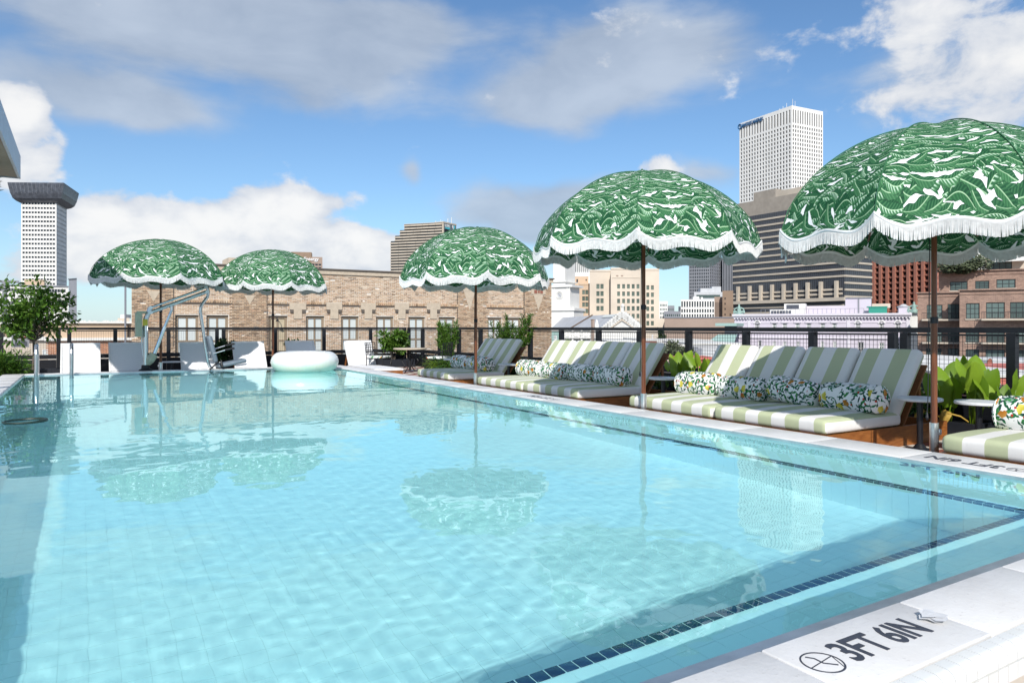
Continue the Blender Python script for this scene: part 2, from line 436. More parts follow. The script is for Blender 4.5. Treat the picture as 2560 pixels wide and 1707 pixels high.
def stone_mat():
    m, nt, b = nodes('white_stone_coping'); tc = nt.nodes.new('ShaderNodeTexCoord'); oi = nt.nodes.new('ShaderNodeObjectInfo'); x, y, z = sep(nt, tc.outputs['Object']); r = V(nt, oi.outputs['Random'])
    p = comb(nt, x + r * 31.0, y + r * 17.0, z); n = tnoise(nt, p, 3.0, 6.0, 0.65); sc = tnoise(nt, comb(nt, x * 1.0 + r * 9.0, y * 7.0, z), 14.0, 4.0, 0.7); sp = tnoise(nt, p, 55.0, 2.0, 0.6)
    c = mixc(nt, n.step(0.3, 0.75), (0.66, 0.65, 0.635), (0.73, 0.73, 0.725)); c = mixc(nt, sc.step(0.60, 0.74) * 0.45, c, (0.50, 0.485, 0.46)); c = mixc(nt, sp.step(0.66, 0.72) * 0.35, c, (0.42, 0.40, 0.38))
    nt.links.new(c, b.inputs['Base Color']); lk(nt, n * 0.4 + 0.25, b.inputs['Roughness'])
    bp = nt.nodes.new('ShaderNodeBump'); bp.inputs['Strength'].default_value = 0.12; bp.inputs['Distance'].default_value = 0.01; lk(nt, sp + n, bp.inputs['Height']); nt.links.new(bp.outputs[0], b.inputs['Normal']); return m
M = dict(
    leafcloth=leaf_print(), citrus=citrus_print(), stripe=stripe_cloth(), water=water_mat(), pole=pole_wood(),
    teak=wood('teak_frame', (0.19, 0.062, 0.014), (0.33, 0.125, 0.032)), teak_dark=wood('teak_back', (0.14, 0.05, 0.014), (0.24, 0.09, 0.028)),
    seam=mat('green_seam_tape', (0.03, 0.14, 0.06), 0.8), fringe=mat('white_fringe_cotton', (0.60, 0.605, 0.60), 0.9, var=.08, scale=30), trim=mat('white_braid', (0.70, 0.71, 0.71), 0.85),
    steel=mat('brushed_steel', (0.62, 0.63, 0.64), 0.28, 1.0, .05, 12), steel_dull=mat('gutter_steel', (0.74, 0.75, 0.76), 0.42, 1.0, .08, 6),
    coping=stone_mat(), grout=mat('grey_grout', (0.34, 0.34, 0.34), 0.9),
    pooltile=island_mat('pale_pool_tile', [(.80, .868, .872), (.812, .875, .878), (.824, .88, .882)], 0.4, .025), poolgrout=mat('pool_grout', (0.77, 0.84, 0.845), 0.9),
    bluetile=island_mat('navy_pool_tile', [(.012, .030, .075), (.018, .043, .10), (.028, .058, .125)], 0.25, .15, by='object'),
    bluetile_i=island_mat('navy_pool_tile_run', [(.012, .030, .075), (.018, .043, .10), (.028, .058, .125)], 0.25, .15),
    whitetile=island_mat('white_glazed_tile', [(.68, .70, .70), (.74, .75, .74), (.71, .72, .70)], 0.22, .05, by='object'),
    ink=mat('navy_marker_paint', (0.045, 0.05, 0.068), 0.5), inkblue=mat('blue_marker_paint', (0.03, 0.08, 0.20), 0.5),
    decktile=island_mat('red_deck_tile', [(.20, .055, .035), (.25, .075, .045), (.17, .05, .035)], 0.6, .15), creamtile=island_mat('cream_deck_tile', [(.52, .48, .41), (.58, .54, .47)], 0.6, .1),
    black=mat('black_fence_paint', (0.009, 0.010, 0.014), 0.4, var=.1), wire=mat('black_wire', (0.013, 0.014, 0.018), 0.5),
    planter=mat('dark_planter_paint', (0.014, 0.017, 0.024), 0.5), soil=mat('dark_soil', (0.03, 0.022, 0.015), 0.95, bump=.5),
    tabletop=mat('white_table_top', (0.66, 0.67, 0.69), 0.35), castiron=mat('black_cast_iron', (0.010, 0.010, 0.012), 0.5),
    sling=mat('white_sling_mesh', (0.74, 0.745, 0.76), 0.7, var=.03, scale=60), slingframe=mat('white_powder_coat', (0.74, 0.74, 0.74), 0.4),
    seatgrey=mat('blue_grey_plastic', (0.155, 0.195, 0.235), 0.45), strap=mat('black_strap', (0.008, 0.009, 0.012), 0.6), boxbeige=mat('sage_battery_box', (0.40, 0.42, 0.31), 0.5),
    chrome=mat('pale_aluminium', (0.66, 0.70, 0.72), 0.25, 1.0, .03), whiteplastic=mat('white_plastic', (0.72, 0.73, 0.73), 0.35), yellow=mat('yellow_sticker', (0.55, 0.44, 0.04), 0.5),
    rust=mat('brown_iron', (0.045, 0.033, 0.026), 0.55, .5), darkgreen=mat('hoop_rubber', (0.012, 0.03, 0.022), 0.5),
    leaf=island_mat('mid_green_leaf', [(.040, .105, .012), (.07, .165, .018), (.11, .22, .028), (.16, .28, .045)], 0.4, .15, trans=.3),
    leafdark=island_mat('dark_green_leaf', [(.014, .045, .010), (.028, .075, .014), (.05, .11, .02)], 0.45, .15, trans=.2),
    leaflime=island_mat('lime_green_leaf', [(.13, .24, .015), (.20, .34, .02), (.28, .42, .035)], 0.4, .1, trans=.35, by='object'),
    leafolive=island_mat('olive_leaf', [(.05, .07, .03), (.08, .10, .05), (.11, .13, .07)], 0.6, .15),
    fern=island_mat('fern_green_leaf', [(.025, .075, .008), (.06, .14, .012), (.10, .19, .02)], 0.45, .15, trans=.3), yellowleaf=mat('yellow_withered_leaf', (.42, .27, .045), 0.7),
    bark=mat('grey_bark', (0.13, 0.105, 0.085), 0.9, var=.2, scale=20, bump=.4), canopywhite=mat('blue_grey_fascia', (0.42, 0.47, 0.55), 0.45), soffit=mat('tan_soffit', (0.30, 0.25, 0.20), 0.7),
    glass=window_glass('dark_window_glass'), glassteal=window_glass('teal_window_glass', (.03, .05, .05), (.16, .22, .21)), glassgreen=window_glass('green_shutter_glass', (.05, .075, .06), (.13, .17, .14), .4),
    glassblue=window_glass('blue_band_glass', (.025, .029, .037), (.10, .11, .13), .12, .25), glasswhite=window_glass('white_blind_glass', (.52, .57, .57), (.72, .75, .74), .15), blind=mat('beige_board', (0.47, 0.40, 0.28), 0.7),
    frame=mat('bronze_window_frame', (0.018, 0.02, 0.022), 0.4), tanframe=mat('tan_window_frame', (0.26, 0.20, 0.14), 0.7), whiteframe=mat('white_window_frame', (0.68, 0.68, 0.68), 0.6),
    whitewall=mat('white_stucco', (0.72, 0.71, 0.68), 0.8, var=.04, scale=.4), creamwall=mat('cream_stone_wall', (0.60, 0.52, 0.43), 0.85, var=.06, scale=.15), peach=mat('peach_wall', (0.56, 0.42, 0.30), 0.85, var=.05, scale=.2),
    lilac=mat('lilac_stucco', (0.55, 0.51, 0.585), 0.8, var=.035, scale=.3), lilactrim=mat('pale_lilac_trim', (0.63, 0.60, 0.66), 0.7), tower=mat('white_tower_panel', (0.80, 0.785, 0.755), 0.7, var=.04, scale=.1),
    hat=mat('grey_crown_metal', (0.105, 0.115, 0.14), 0.4, .4, var=.2, scale=.5), concrete=mat('tan_concrete_band', (0.48, 0.42, 0.345), 0.8, var=.06, scale=.2), conc_dark=mat('brown_concrete_top', (0.31, 0.275, 0.235), 0.85, var=.08, scale=.3),
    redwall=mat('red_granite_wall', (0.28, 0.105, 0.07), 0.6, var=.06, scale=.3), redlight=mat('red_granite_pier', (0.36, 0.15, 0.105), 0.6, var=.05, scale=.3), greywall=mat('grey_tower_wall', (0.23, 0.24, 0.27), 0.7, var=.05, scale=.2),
    taupe=mat('taupe_wall', (0.33, 0.25, 0.205), 0.9, var=.05, scale=.2), brownwall=mat('brown_wall', (0.27, 0.19, 0.135), 0.9, var=.08, scale=.2), tealroof=mat('teal_metal_roof', (0.30, 0.44, 0.41), 0.6), green=mat('green_tarp', (0.02, 0.26, 0.19), 0.6),
    greyroof=mat('pale_grey_roof', (0.47, 0.48, 0.50), 0.7, var=.05, scale=.5), whiteroof=mat('white_membrane_roof', (0.66, 0.65, 0.62), 0.8, var=.06, scale=.3), redroof=mat('coral_wall', (0.50, 0.15, 0.115), 0.8, var=.08, scale=.5), patina=mat('green_bronze_patina', (0.27, 0.40, 0.36), 0.7, var=.15, scale=3),
    signblue=mat('blue_sign_letters', (0.02, 0.11, 0.26), 0.5), signwhite=mat('white_sign_letters', (0.75, 0.75, 0.75), 0.5), signcyan=mat('cyan_sign_mark', (0.08, 0.50, 0.58), 0.5), signgrey=mat('slate_sign_panel', (0.12, 0.15, 0.17), 0.5), signred=mat('red_sign_letters', (0.40, 0.03, 0.03), 0.5),
    ground=mat('city_ground', (0.16, 0.15, 0.14), 0.95, var=.25, scale=.05), mortar=mat('pale_lime_mortar', (0.70, 0.65, 0.585), 0.95, var=.08, scale=1.5), stucco=mat('tan_stucco_ornament', (0.50, 0.42, 0.325), 0.85),
    darkcap=mat('dark_parapet_flashing', (0.11, 0.09, 0.075), 0.6),
    brick=island_mat('old_tan_brick', [(.24, .165, .11), (.42, .29, .185), (.54, .39, .26), (.47, .33, .215), (.58, .44, .305), (.50, .325, .21), (.61, .50, .375), (.35, .245, .165)], 0.9, .22, 6.0),
    orangebrick=island_mat('orange_brick', [(.40, .16, .08), (.50, .24, .13), (.34, .13, .07), (.55, .33, .22)], 0.9, .2, 6.0),
)
def brick_texture(name, a, b_, mortar, bw, bh):
    m, nt, b = nodes(name); uvn = nt.nodes.new('ShaderNodeUVMap'); uvn.uv_map = 'uv'
    t = nt.nodes.new('ShaderNodeTexBrick'); t.inputs['Scale'].default_value = 1.0; t.inputs['Brick Width'].default_value = bw; t.inputs['Row Height'].default_value = bh
    t.inputs['Mortar Size'].default_value = bh * .1; t.inputs['Color1'].default_value = (*a, 1); t.inputs['Color2'].default_value = (*b_, 1); t.inputs['Mortar'].default_value = (*mortar, 1)
    nt.links.new(uvn.outputs[0], t.inputs['Vector'])
    tc = nt.nodes.new('ShaderNodeTexCoord'); n = tnoise(nt, tc.outputs['Object'], 0.6, 5.0, 0.65)
    h = nt.nodes.new('ShaderNodeHueSaturation'); nt.links.new(t.outputs[0], h.inputs['Color']); lk(nt, n * 0.9 + 0.55, h.inputs['Value'])
    nt.links.new(h.outputs[0], b.inputs['Base Color']); b.inputs['Roughness'].default_value = 0.9; return m
M['condobrick'] = brick_texture('brown_condo_brick', (.30, .19, .145), (.19, .12, .095), (.34, .25, .20), .36, .12)
def ring_mat():
    m, nt, b = nodes('pale_vinyl'); tc = nt.nodes.new('ShaderNodeTexCoord'); x, y, z = sep(nt, tc.outputs['Object'])
    a = y.op('ARCTAN2', x); st = (a * 60.0).sin().step(-0.2, 0.6)
    hue = tnoise(nt, comb(nt, x, y, z), 1.2, 1.0)
    c1 = mixc(nt, hue.step(0.4, 0.6), (0.62, 0.74, 0.62), (0.72, 0.74, 0.60))
    nt.links.new(mixc(nt, z.step(-0.12, 0.08) * 0.9 + st * 0.08, c1, (0.80, 0.81, 0.80)), b.inputs['Base Color'])
    b.inputs['Roughness'].default_value = 0.25; b.inputs['Transmission Weight'].default_value = 0.0
    b.inputs['Subsurface Weight'].default_value = 0.3; b.inputs['Subsurface Radius'].default_value = (0.1, 0.12, 0.1); b.inputs['Subsurface Scale'].default_value = 0.5
    return m
M['vinyl'] = ring_mat()
# ================================================================== SETTING: ground, deck, pool
PX0, PX1, PY0, PY1 = -0.93, 4.85, 1.40, 16.3       # inner edges of the pool
WZ, DZ = -0.024, -0.22                              # water level, deck level (coping top is z = 0)
LX, LY, LZ, FZ = 4.36, 1.845, -0.34, -1.08           # ledge edges, ledge top, pool floor
g = structure(MB().poly([(-3000, -3000, -15), (3000, -3000, -15), (3000, 3000, -15), (-3000, 3000, -15)]).build('city_ground', M['ground']))
roofslab = MB()
for lo, hi in (((-6, -5, -15), (PX0 - .6, 19.9, DZ - .03)), ((PX1 + .6, -5, -15), (8.7, 19.9, DZ - .03)), ((PX0 - .6, -5, -15), (PX1 + .6, PY0 - .6, DZ - .03)), ((PX0 - .6, PY1 + .6, -15), (PX1 + .6, 19.9, DZ - .03))):
    roofslab.box(lo, hi)
structure(roofslab.build('roof_deck', M['grout']))
def free(x, y): return not (PX0 - .46 < x < PX1 + .47 and PY0 - .45 < y < PY1 + .45)
t = MB(); T = 0.305; single = []
for i in range(int(14.6 / T)):
    for j in range(int(24.8 / T)):
        x, y = -6 + i * T, -5 + j * T
        if free(x + T / 2, y + T / 2) and x + T < 8.65:
            if 5.2 < x < 7.5 and (2.6 < y < 3.9 or 6.2 < y < 7.4): single.append((x, y, (i + j) % 2)); continue
            t.box((x + .004, y + .004, DZ - .02), (x + T - .004, y + T - .004, DZ + random.uniform(-.001, .001)), (i + j) % 2)
deck = [o for o in COL.objects if o.name == 'roof_deck'][0]
t.build('tile', [M['decktile'], M['creamtile']], deck, kind='stuff')
dt = [MB().box((-T / 2 + .004, -T / 2 + .004, -.02), (T / 2 - .004, T / 2 - .004, 0)).mesh('tile', M[k]) for k in ('decktile', 'creamtile')]
for x, y, c in single: put('tile', dt[c], deck, (x + T / 2, y + T / 2, DZ + random.uniform(-.001, .001)))
# --- pool shell
basin = MB()
def wall_x(x, y0, y1, z0, z1, th): basin.box((min(x, x + th), y0, z0), (max(x, x + th), y1, z1))
def wall_y(y, x0, x1, z0, z1, th): basin.box((x0, min(y, y + th), z0), (x1, max(y, y + th), z1))
EPS = .0034
basin.box((PX0 - .3, PY0 - .3, FZ - .2), (PX1 + .3, PY1 + .3, FZ - EPS))
basin.box((LX + EPS, PY0, FZ - EPS), (PX1, PY1, LZ - EPS)); basin.box((PX0, PY0 - .001, FZ - EPS), (LX + EPS, LY - EPS, LZ - EPS))
wall_x(PX0 - EPS, PY0 - .3, PY1 + .3, FZ - EPS, -.02, -.3); wall_x(PX1 + EPS, PY0 - .3, PY1 + .3, FZ - EPS, -.02, .3)
wall_y(PY0 - EPS, PX0, PX1, FZ - EPS, -.02, -.3); wall_y(PY1 + EPS, PX0, PX1, FZ - EPS, -.02, .3)
pool = structure(basin.build('pool_basin', M['poolgrout'])); 
tl = MB(); TP = 0.105; J = .0009
def tile(a, u, v, n):
    """one thin tile: corner a, edges u and v, outward normal n"""
    a = Vector(a); u = Vector(u); v = Vector(v); n = Vector(n) * .003
    tl.obox(a + u.normalized() * J + v.normalized() * J, u - u.normalized() * 2 * J, v - v.normalized() * 2 * J, n)
def tiles(o, u, nu, v, nv, n):
    o, u, v = Vector(o), Vector(u), Vector(v)
    for i in range(nu):
        for j in range(nv): tile(o + u * i + v * j, u, v, n)
nx = int((LX - PX0) / TP); ny = int((PY1 - LY) / TP)
ux = (LX - PX0) / nx; uy = (PY1 - LY) / ny
tiles((PX0, LY, FZ - EPS), (ux, 0, 0), nx, (0, uy, 0), ny, (0, 0, 1))
nr = 7; uz = (LZ - .055 - FZ) / nr
tiles((LX + EPS, LY, FZ), (0, uy, 0), ny, (0, 0, uz), nr, (-1, 0, 0))
tiles((PX0, LY - EPS, FZ), (ux, 0, 0), nx, (0, 0, uz), nr, (0, 1, 0))
tiles((LX + .055, LY - .06, LZ - EPS), ((PX1 - LX - .055) / 4, 0, 0), 4, (0, uy, 0), ny, (0, 0, 1))
tiles((PX0, PY0, LZ - EPS), (ux, 0, 0), nx + 5, (0, (LY - .06 - PY0) / 4, 0), 4, (0, 0, 1))
tiles((PX1 + EPS, PY0, LZ), (0, (PY1 - PY0) / 142, 0), 142, (0, 0, .1), 3, (-1, 0, 0))
tiles((PX0, PY1 + EPS, FZ), (ux, 0, 0), nx + 5, (0, 0, .104), 10, (0, -1, 0))
tiles((PX0 - EPS, PY0, FZ), (0, (PY1 - PY0) / 142, 0), 142, (0, 0, .104), 10, (1, 0, 0))
pt = tl.build('tile', M['pooltile'], pool, kind='stuff')
pool.cycles.is_caustics_receiver = True; pt.cycles.is_caustics_receiver = True
# navy nosing tiles along the two ledges, one by one
B = .054
bt = rounded(B - .005, B - .005, .012, .002, 1); bt.materials.append(M['bluetile'])
k = 0
for i in range(int((LX - 0.05) / B)):
    x = LX - B / 2 - i * B
    if k < 96: o = put('tile', bt, pool, (x, LY - .028, LZ - .004)); o.cycles.is_caustics_receiver = True; k += 1
far = MB()
for i in range(int((PY1 - LY) / B)):
    y = LY - .028 + i * B
    if i < 150:
        o = put('tile', bt, pool, (LX + .028, y, LZ - .004)); o.cycles.is_caustics_receiver = True
        if i < 54 and i > 0:
            o = put('tile', bt, pool, (LX + .006, y, LZ - .034)); o.rotation_euler = (0, R(90), 0); o.cycles.is_caustics_receiver = True
    else: far.cbox((LX + .028, y, LZ - .004), B - .005, B - .005, .012)
    if i >= 54 or i == 0: far.cbox((LX + .006, y, LZ - .034), .012, B - .005, B - .005)
for i in range(int((LX - .05) / B)): far.cbox((LX - B / 2 - i * B, LY - .006, LZ - .034), B - .005, .012, B - .005)
for i in range(int((PX0 * -1 + .1) / B)): far.cbox((.04 - i * B - B / 2 - .04, LY - .028, LZ - .004), B - .005, B - .005, .012)
fb = far.build('tile', M['bluetile_i'], pool, kind='stuff'); fb.cycles.is_caustics_receiver = True
# waterline lettering on the right wall
me = text_mesh('3FT 6IN', .155, .004, 1.0, .003); me.materials.append(M['inkblue'])
o = put('lettering', me, pool, (PX1 - .004, 2.56, -.125)); o.rotation_euler = (R(90), 0, R(-90)); o.cycles.is_caustics_receiver = True
# --- water: a real rippled sheet
def water():
    # unseen margin added under the coping slabs, so refracted sun lights the floor edges
    xs = np.linspace(PX0 - .33, PX1 + .36, 262); ys = [PY0 - .32]
    while ys[-1] < PY1 + .2: ys.append(ys[-1] + .018 + .0026 * max(0, ys[-1] - PY0))
    ys[-1] = PY1 + .2; ys = np.array(ys)
    X, Y = np.meshgrid(xs, ys); Z = np.zeros_like(X); rng = np.random.default_rng(5)
    for lam, amp, n in ((1.7, .0006, 5), (.8, .00022, 7), (.42, .00009, 9), (.22, .000055, 14), (.13, .000038, 16), (.085, .000022, 16)):
        for _ in range(n):
            th = rng.uniform(0, 2 * np.pi); l = lam * rng.uniform(.75, 1.35); ph = rng.uniform(0, 6.28)
            Z += amp * np.sin(2 * np.pi / l * (X * np.cos(th) + Y * np.sin(th)) + ph)
    # calmer and livelier patches
    pat = .62 + .38 * np.sin(X * .9 + .5 * np.sin(Y * .7)) * np.sin(Y * .45 + .8)
    Z = Z * pat + WZ
    v = np.stack([X, Y, Z], -1).reshape(-1, 3); w = len(xs); h = len(ys)
    i = np.arange((h - 1) * w).reshape(h - 1, w)[:, :-1].ravel()
    f = np.stack([i, i + 1, i + 1 + w, i + w], -1)
    me = bpy.data.meshes.new('pool_water'); me.from_pydata(v.tolist(), [], f.tolist())
    me.polygons.foreach_set('use_smooth', [True] * len(f)); me.materials.append(M['water'])
    o = structure(put('pool_water', me)); o.cycles.is_caustics_caster = True
water()
# --- coping slabs
cop = structure(MB().box((PX0 - .34, PY0 - .33, -.09), (PX1 + .42, PY0 - .058, -.028)).box((PX1 + .02, PY0 - .056, -.15), (PX1 + .41, PY1 + .3, -.028)).box((PX0 - .36, PY0 - .056, -.15), (PX0 - .02, PY1 + .3, -.028)).box((PX0 - .018, PY1 + .022, -.15), (PX1 + .018, PY1 + .3, -.028)).build('pool_coping', M['grout']))
def slab(x0, y0, x1, y1):
    me = rounded(x1 - x0 - .004, y1 - y0 - .004, .028, .006, 2); me.materials.append(M['coping'])
    return put('slab', me, cop, ((x0 + x1) / 2, (y0 + y1) / 2, -.0135 + random.uniform(-.0006, .0006)))
markers = {}
edges = [1.62 - .674 * 4 + .674 * i for i in range(10)]
for a, b_ in zip(edges[:-1], edges[1:]):
    if b_ <= PX1 + .43: markers[('n', round(a, 2))] = slab(max(a, PX0 - .34), PY0 - .345, b_, PY0 - .06)
slab(edges[-2] if edges[-2] < PX1 else PX1, PY0 - .345, PX1 + .42, PY0 - .06)
y = 2.07 - .75
while y < PY1 + .3:
    y2 = min(y + .75, PY1 + .3); markers[('r', round(y, 2))] = slab(PX1 + .012, max(y, PY0 - .056), PX1 + .42, y2)
    slab(PX0 - .36, max(y, PY0 - .056), PX0 - .012, y2); y += .75
x = PX0 - .01
while x < PX1: slab(x, PY1 + .012, min(x + .724, PX1 + .01), PY1 + .3); x += .724
# stainless gutter rails between slabs and water
gr = MB()
gr.box((PX0, PY0 - .058, -.03), (PX1, PY0 - .03, -.008)).box((PX0, PY0 - .028, -.035), (PX1, PY0 - .002, -.016))
gr.box((PX0 - .011, PY0, -.034), (PX0 + .001, PY1, -.004)).box((PX1 - .001, PY0, -.035), (PX1 + .011, PY1, -.006)).box((PX0 + .002, PY1 - .001, -.035), (PX1 - .002, PY1 + .011, -.006))
gr.build('gutter_rail', M['steel_dull'], cop)
# white glazed bullnose tiles outside the near slabs
def bullnose():
    w, n = .052, 6
    prof = [(0.0, -.012), (0.0, -.004), (-.03, -.004)] + [(-.03 - .028 * math.sin(R(a)), -.032 + .028 * math.cos(R(a))) for a in (20, 40, 60, 80)] + [(-.058, -.05), (-.046, -.05), (-.046, -.03)]
    m = MB()
    for x in (-w / 2, w / 2): m.v += [(x, p[0], p[1]) for p in prof]
    L = len(prof); m.f += [tuple(range(L))[::-1], tuple(range(L, 2 * L))] + [(i, (i + 1) % L, L + (i + 1) % L, L + i) for i in range(L)]; m.m = [0] * len(m.f)
    return m.mesh('tile', M['whitetile'], True)
bn = bullnose(); fl = MB().box((-.026, -.006, -.024), (.026, .006, .024)).mesh('tile', M['whitetile'])
for i in range(92):
    x = .6 + i * .0555 - .5
    if x < PX1 + .4:
        put('tile', bn, cop, (x, PY0 - .352, 0)); put('tile', fl, cop, (x, PY0 - .405, -.079))
MB().box((PX0 - .3, PY0 - .39, -.105), (PX1 + .42, PY0 - .35, -.02)).build('tile_backing', M['grout'], cop)
structure(MB().box((PX0 - .3, PY0 - .385, DZ), (PX1 + .42, PY0 - .31, -.106)).build('pool_curb_wall', M['creamtile']))
def depth_marker(pos, rz, parent, width=.37, size=.150):
    me = text_mesh('3FT 6IN', size, .002, 1, .003); w_ = max(v.co.x for v in me.vertices) - min(v.co.x for v in me.vertices)
    for v in me.vertices: v.co.x *= width / w_
    me.materials.append(M['ink'])
    o = put('lettering', me, parent, (pos[0], pos[1], .0015)); o.rotation_euler = (0, 0, rz)
    c, s_ = math.cos(rz), math.sin(rz); off = -width * .5 - .088
    m = MB()
    def W(u, v): return (u, v, 0)
    r0 = .056
    m.tube([W(r0 * math.cos(a), r0 * math.sin(a)) for a in np.linspace(0, 2 * math.pi, 33)[:-1]], .0032, 4, closed=True)
    m.tube([W(-r0 * .98, -r0 * .1), W(r0 * .95, r0 * .2)], .0022, 4)
    m.tube([W(-r0 * .25, r0 * .78), W(-.0, r0 * .45), W(-.002, -.004), W(r0 * .42, -r0 * .55)], .0035, 4)
    m.tube([W(r0 * .5, -r0 * .8), W(r0 * .92, r0 * .12)], .0018, 4)
    me2 = m.mesh('no_diving_symbol', M['ink']); 
    for v in me2.vertices: v.co.z *= .35
    o = put('no_diving_symbol', me2, parent, (pos[0] + off * c, pos[1] + off * s_, .0012)); o.rotation_euler = (0, 0, rz)
nk = min((k for k in markers if k[0] == 'n'), key=lambda k: abs(k[1] - 1.62))
depth_marker((1.975, PY0 - .200, 0), 0, markers[nk])
rk = min((k for k in markers if k[0] == 'r'), key=lambda k: abs(k[1] - 2.07))
depth_marker((PX1 + .2, 2.50, 0), R(90), markers[rk], .46, .17)
rk = min((k for k in markers if k[0] == 'r'), key=lambda k: abs(k[1] + .3 - 7.6))
depth_marker((PX1 + .2, 7.62, 0), R(90), markers[rk], .46, .17)
depth_marker((1.95, PY1 + .15, 0), R(180), cop, .40, .15)
depth_marker((PX0 - .19, 12.6, 0), R(-90), cop, .40, .15)
# torn white tape over the last letter of the near marker
tp = MB(); 
for i in range(7):
    a = random.uniform(0, 3.1); r1 = random.uniform(.02, .05); cxx, cyy = 2.255 + random.uniform(-.03, .02), PY0 - .20 + random.uniform(-.025, .02)
    tp.poly([(cxx + r1 * math.cos(a + q) * random.uniform(.6, 1), cyy + r1 * .5 * math.sin(a + q), .004 + .002 * i + random.uniform(0, .004)) for q in np.linspace(0, 6.28, 7)[:-1]])
tag(tp.build('tape_scrap', M['tabletop']), 'crumpled scrap of white tape stuck over the last letter of the near depth marker', 'tape')
# ================================================================== BUILDINGS
GZ = -15.0
class Face:
    """vertical wall plane from A to B (plan); turns photo pixels into (s, z) on that plane"""
    def __init__(s, A, B):
        s.A, s.B = Vector((A[0], A[1])), Vector((B[0], B[1])); s.d = (s.B - s.A).normalized(); s.len = (s.B - s.A).length
        n = Vector((s.d.y, -s.d.x)); s.n = n if n.dot(-(s.A + s.B) / 2) > 0 else -n
    def s_at(s, px):
        a, b = ray(px)          # A + d s = k (a, b)
        den = s.d.x * b - s.d.y * a
        return (s.A.y * a - s.A.x * b) / den if abs(den) > 1e-9 else 0
    def pt(s, u): return s.A + s.d * u
    def z_at(s, px, py): p = s.pt(s.s_at(px)); return zat(py, dep(p.x, p.y))
    def rect(s, x0, x1, y0, y1):
        """pixel rectangle -> opening (s0, s1, z0, z1)"""
        a, b = s.s_at(x0), s.s_at(x1); xm = (x0 + x1) / 2
        return (min(a, b), max(a, b), s.z_at(xm, y1), s.z_at(xm, y0))
    def P3(s, u, z, out=0.0):
        p = s.pt(u) + s.n * out; return (p.x, p.y, z)
    def grid(s, u0, u1, nu, fu, z0, z1, nz, fz):
        """regular openings: nu x nz cells, each opening filling fu x fz of its cell"""
        out = []; cu, cz = (u1 - u0) / nu, (z1 - z0) / nz
        for i in range(nu):
            for j in range(nz):
                a, c = u0 + cu * (i + .5), z0 + cz * (j + .5)
                out.append((a - cu * fu / 2, a + cu * fu / 2, c - cz * fz / 2, c + cz * fz / 2))
        return out
    def wall(s, mb, z0, z1, ops=(), rev=.15, m=0, u0=0.0, u1=None):
        """front face with real openings and reveals"""
        u1 = s.len if u1 is None else u1
        us = sorted({round(q, 4) for o in ops for q in o[:2] if u0 < q < u1} | {u0, u1}); zs = sorted({round(q, 4) for o in ops for q in o[2:] if z0 < q < z1} | {z0, z1})
        ccw = Vector((s.d.x, s.d.y, 0)).cross(Vector((0, 0, 1))).dot(Vector((s.n.x, s.n.y, 0))) > 0
        def q(a, b, c, d): mb.quad(*((a, b, c, d) if ccw else (d, c, b, a)), m=m)
        cells = [[True] * (len(zs) - 1) for _ in range(len(us) - 1)]
        for (a, b, c, d) in ops:
            for i in range(len(us) - 1):
                um = (us[i] + us[i + 1]) / 2
                if a < um < b:
                    for j in range(len(zs) - 1):
                        if c < (zs[j] + zs[j + 1]) / 2 < d: cells[i][j] = False
        for j in range(len(zs) - 1):
            i = 0
            while i < len(us) - 1:
                if cells[i][j]:
                    k = i
                    while k < len(us) - 1 and cells[k][j]: k += 1
                    q(s.P3(us[i], zs[j]), s.P3(us[k], zs[j]), s.P3(us[k], zs[j + 1]), s.P3(us[i], zs[j + 1])); i = k
                else: i += 1
        for (a, b, c, d) in ops:
            A0, A1 = s.P3(a, c), s.P3(a, c, -rev); B0, B1 = s.P3(b, c), s.P3(b, c, -rev)
            C0, C1 = s.P3(b, d), s.P3(b, d, -rev); D0, D1 = s.P3(a, d), s.P3(a, d, -rev)
            q(A1, B1, B0, A0); q(B0, B1, C1, C0); q(C0, C1, D1, D0); q(D0, D1, A1, A0)
    def slab(s, mb, u0, u1, z0, z1, out, inn=0.0, m=0):
        """a box on the wall, from 'inn' (behind if negative) to 'out' proud of it"""
        o = s.P3(u0, z0, inn); n3 = (s.n.x * (out - inn), s.n.y * (out - inn), 0)
        mb.obox(o, (s.d.x * (u1 - u0), s.d.y * (u1 - u0), 0), n3, (0, 0, z1 - z0), m); return mb
def body(mb, faces, depth, z0, z1, ops, rev=.15, m=0):
    """closes a run of connected front faces into a solid block (faces in order along the front)"""
    pts = [faces[0].A] + [f.B for f in faces]
    far = Vector((sum(p.x for p in pts) / len(pts), sum(p.y for p in pts) / len(pts))); back = far.normalized() * depth
    for f, o in zip(faces, ops): f.wall(mb, z0, z1, o, rev, m)
    q = [(p.x, p.y) for p in pts]; bk = [(pts[-1].x + back.x, pts[-1].y + back.y), (pts[0].x + back.x, pts[0].y + back.y)]
    ring = q + bk
    mb.poly([(p[0], p[1], z1) for p in ring], m)
    for a, b in ((q[-1], bk[0]), (bk[0], bk[1]), (bk[1], q[0])):
        mb.quad((a[0], a[1], z0), (b[0], b[1], z0), (b[0], b[1], z1), (a[0], a[1], z1), m)
_pm = {}
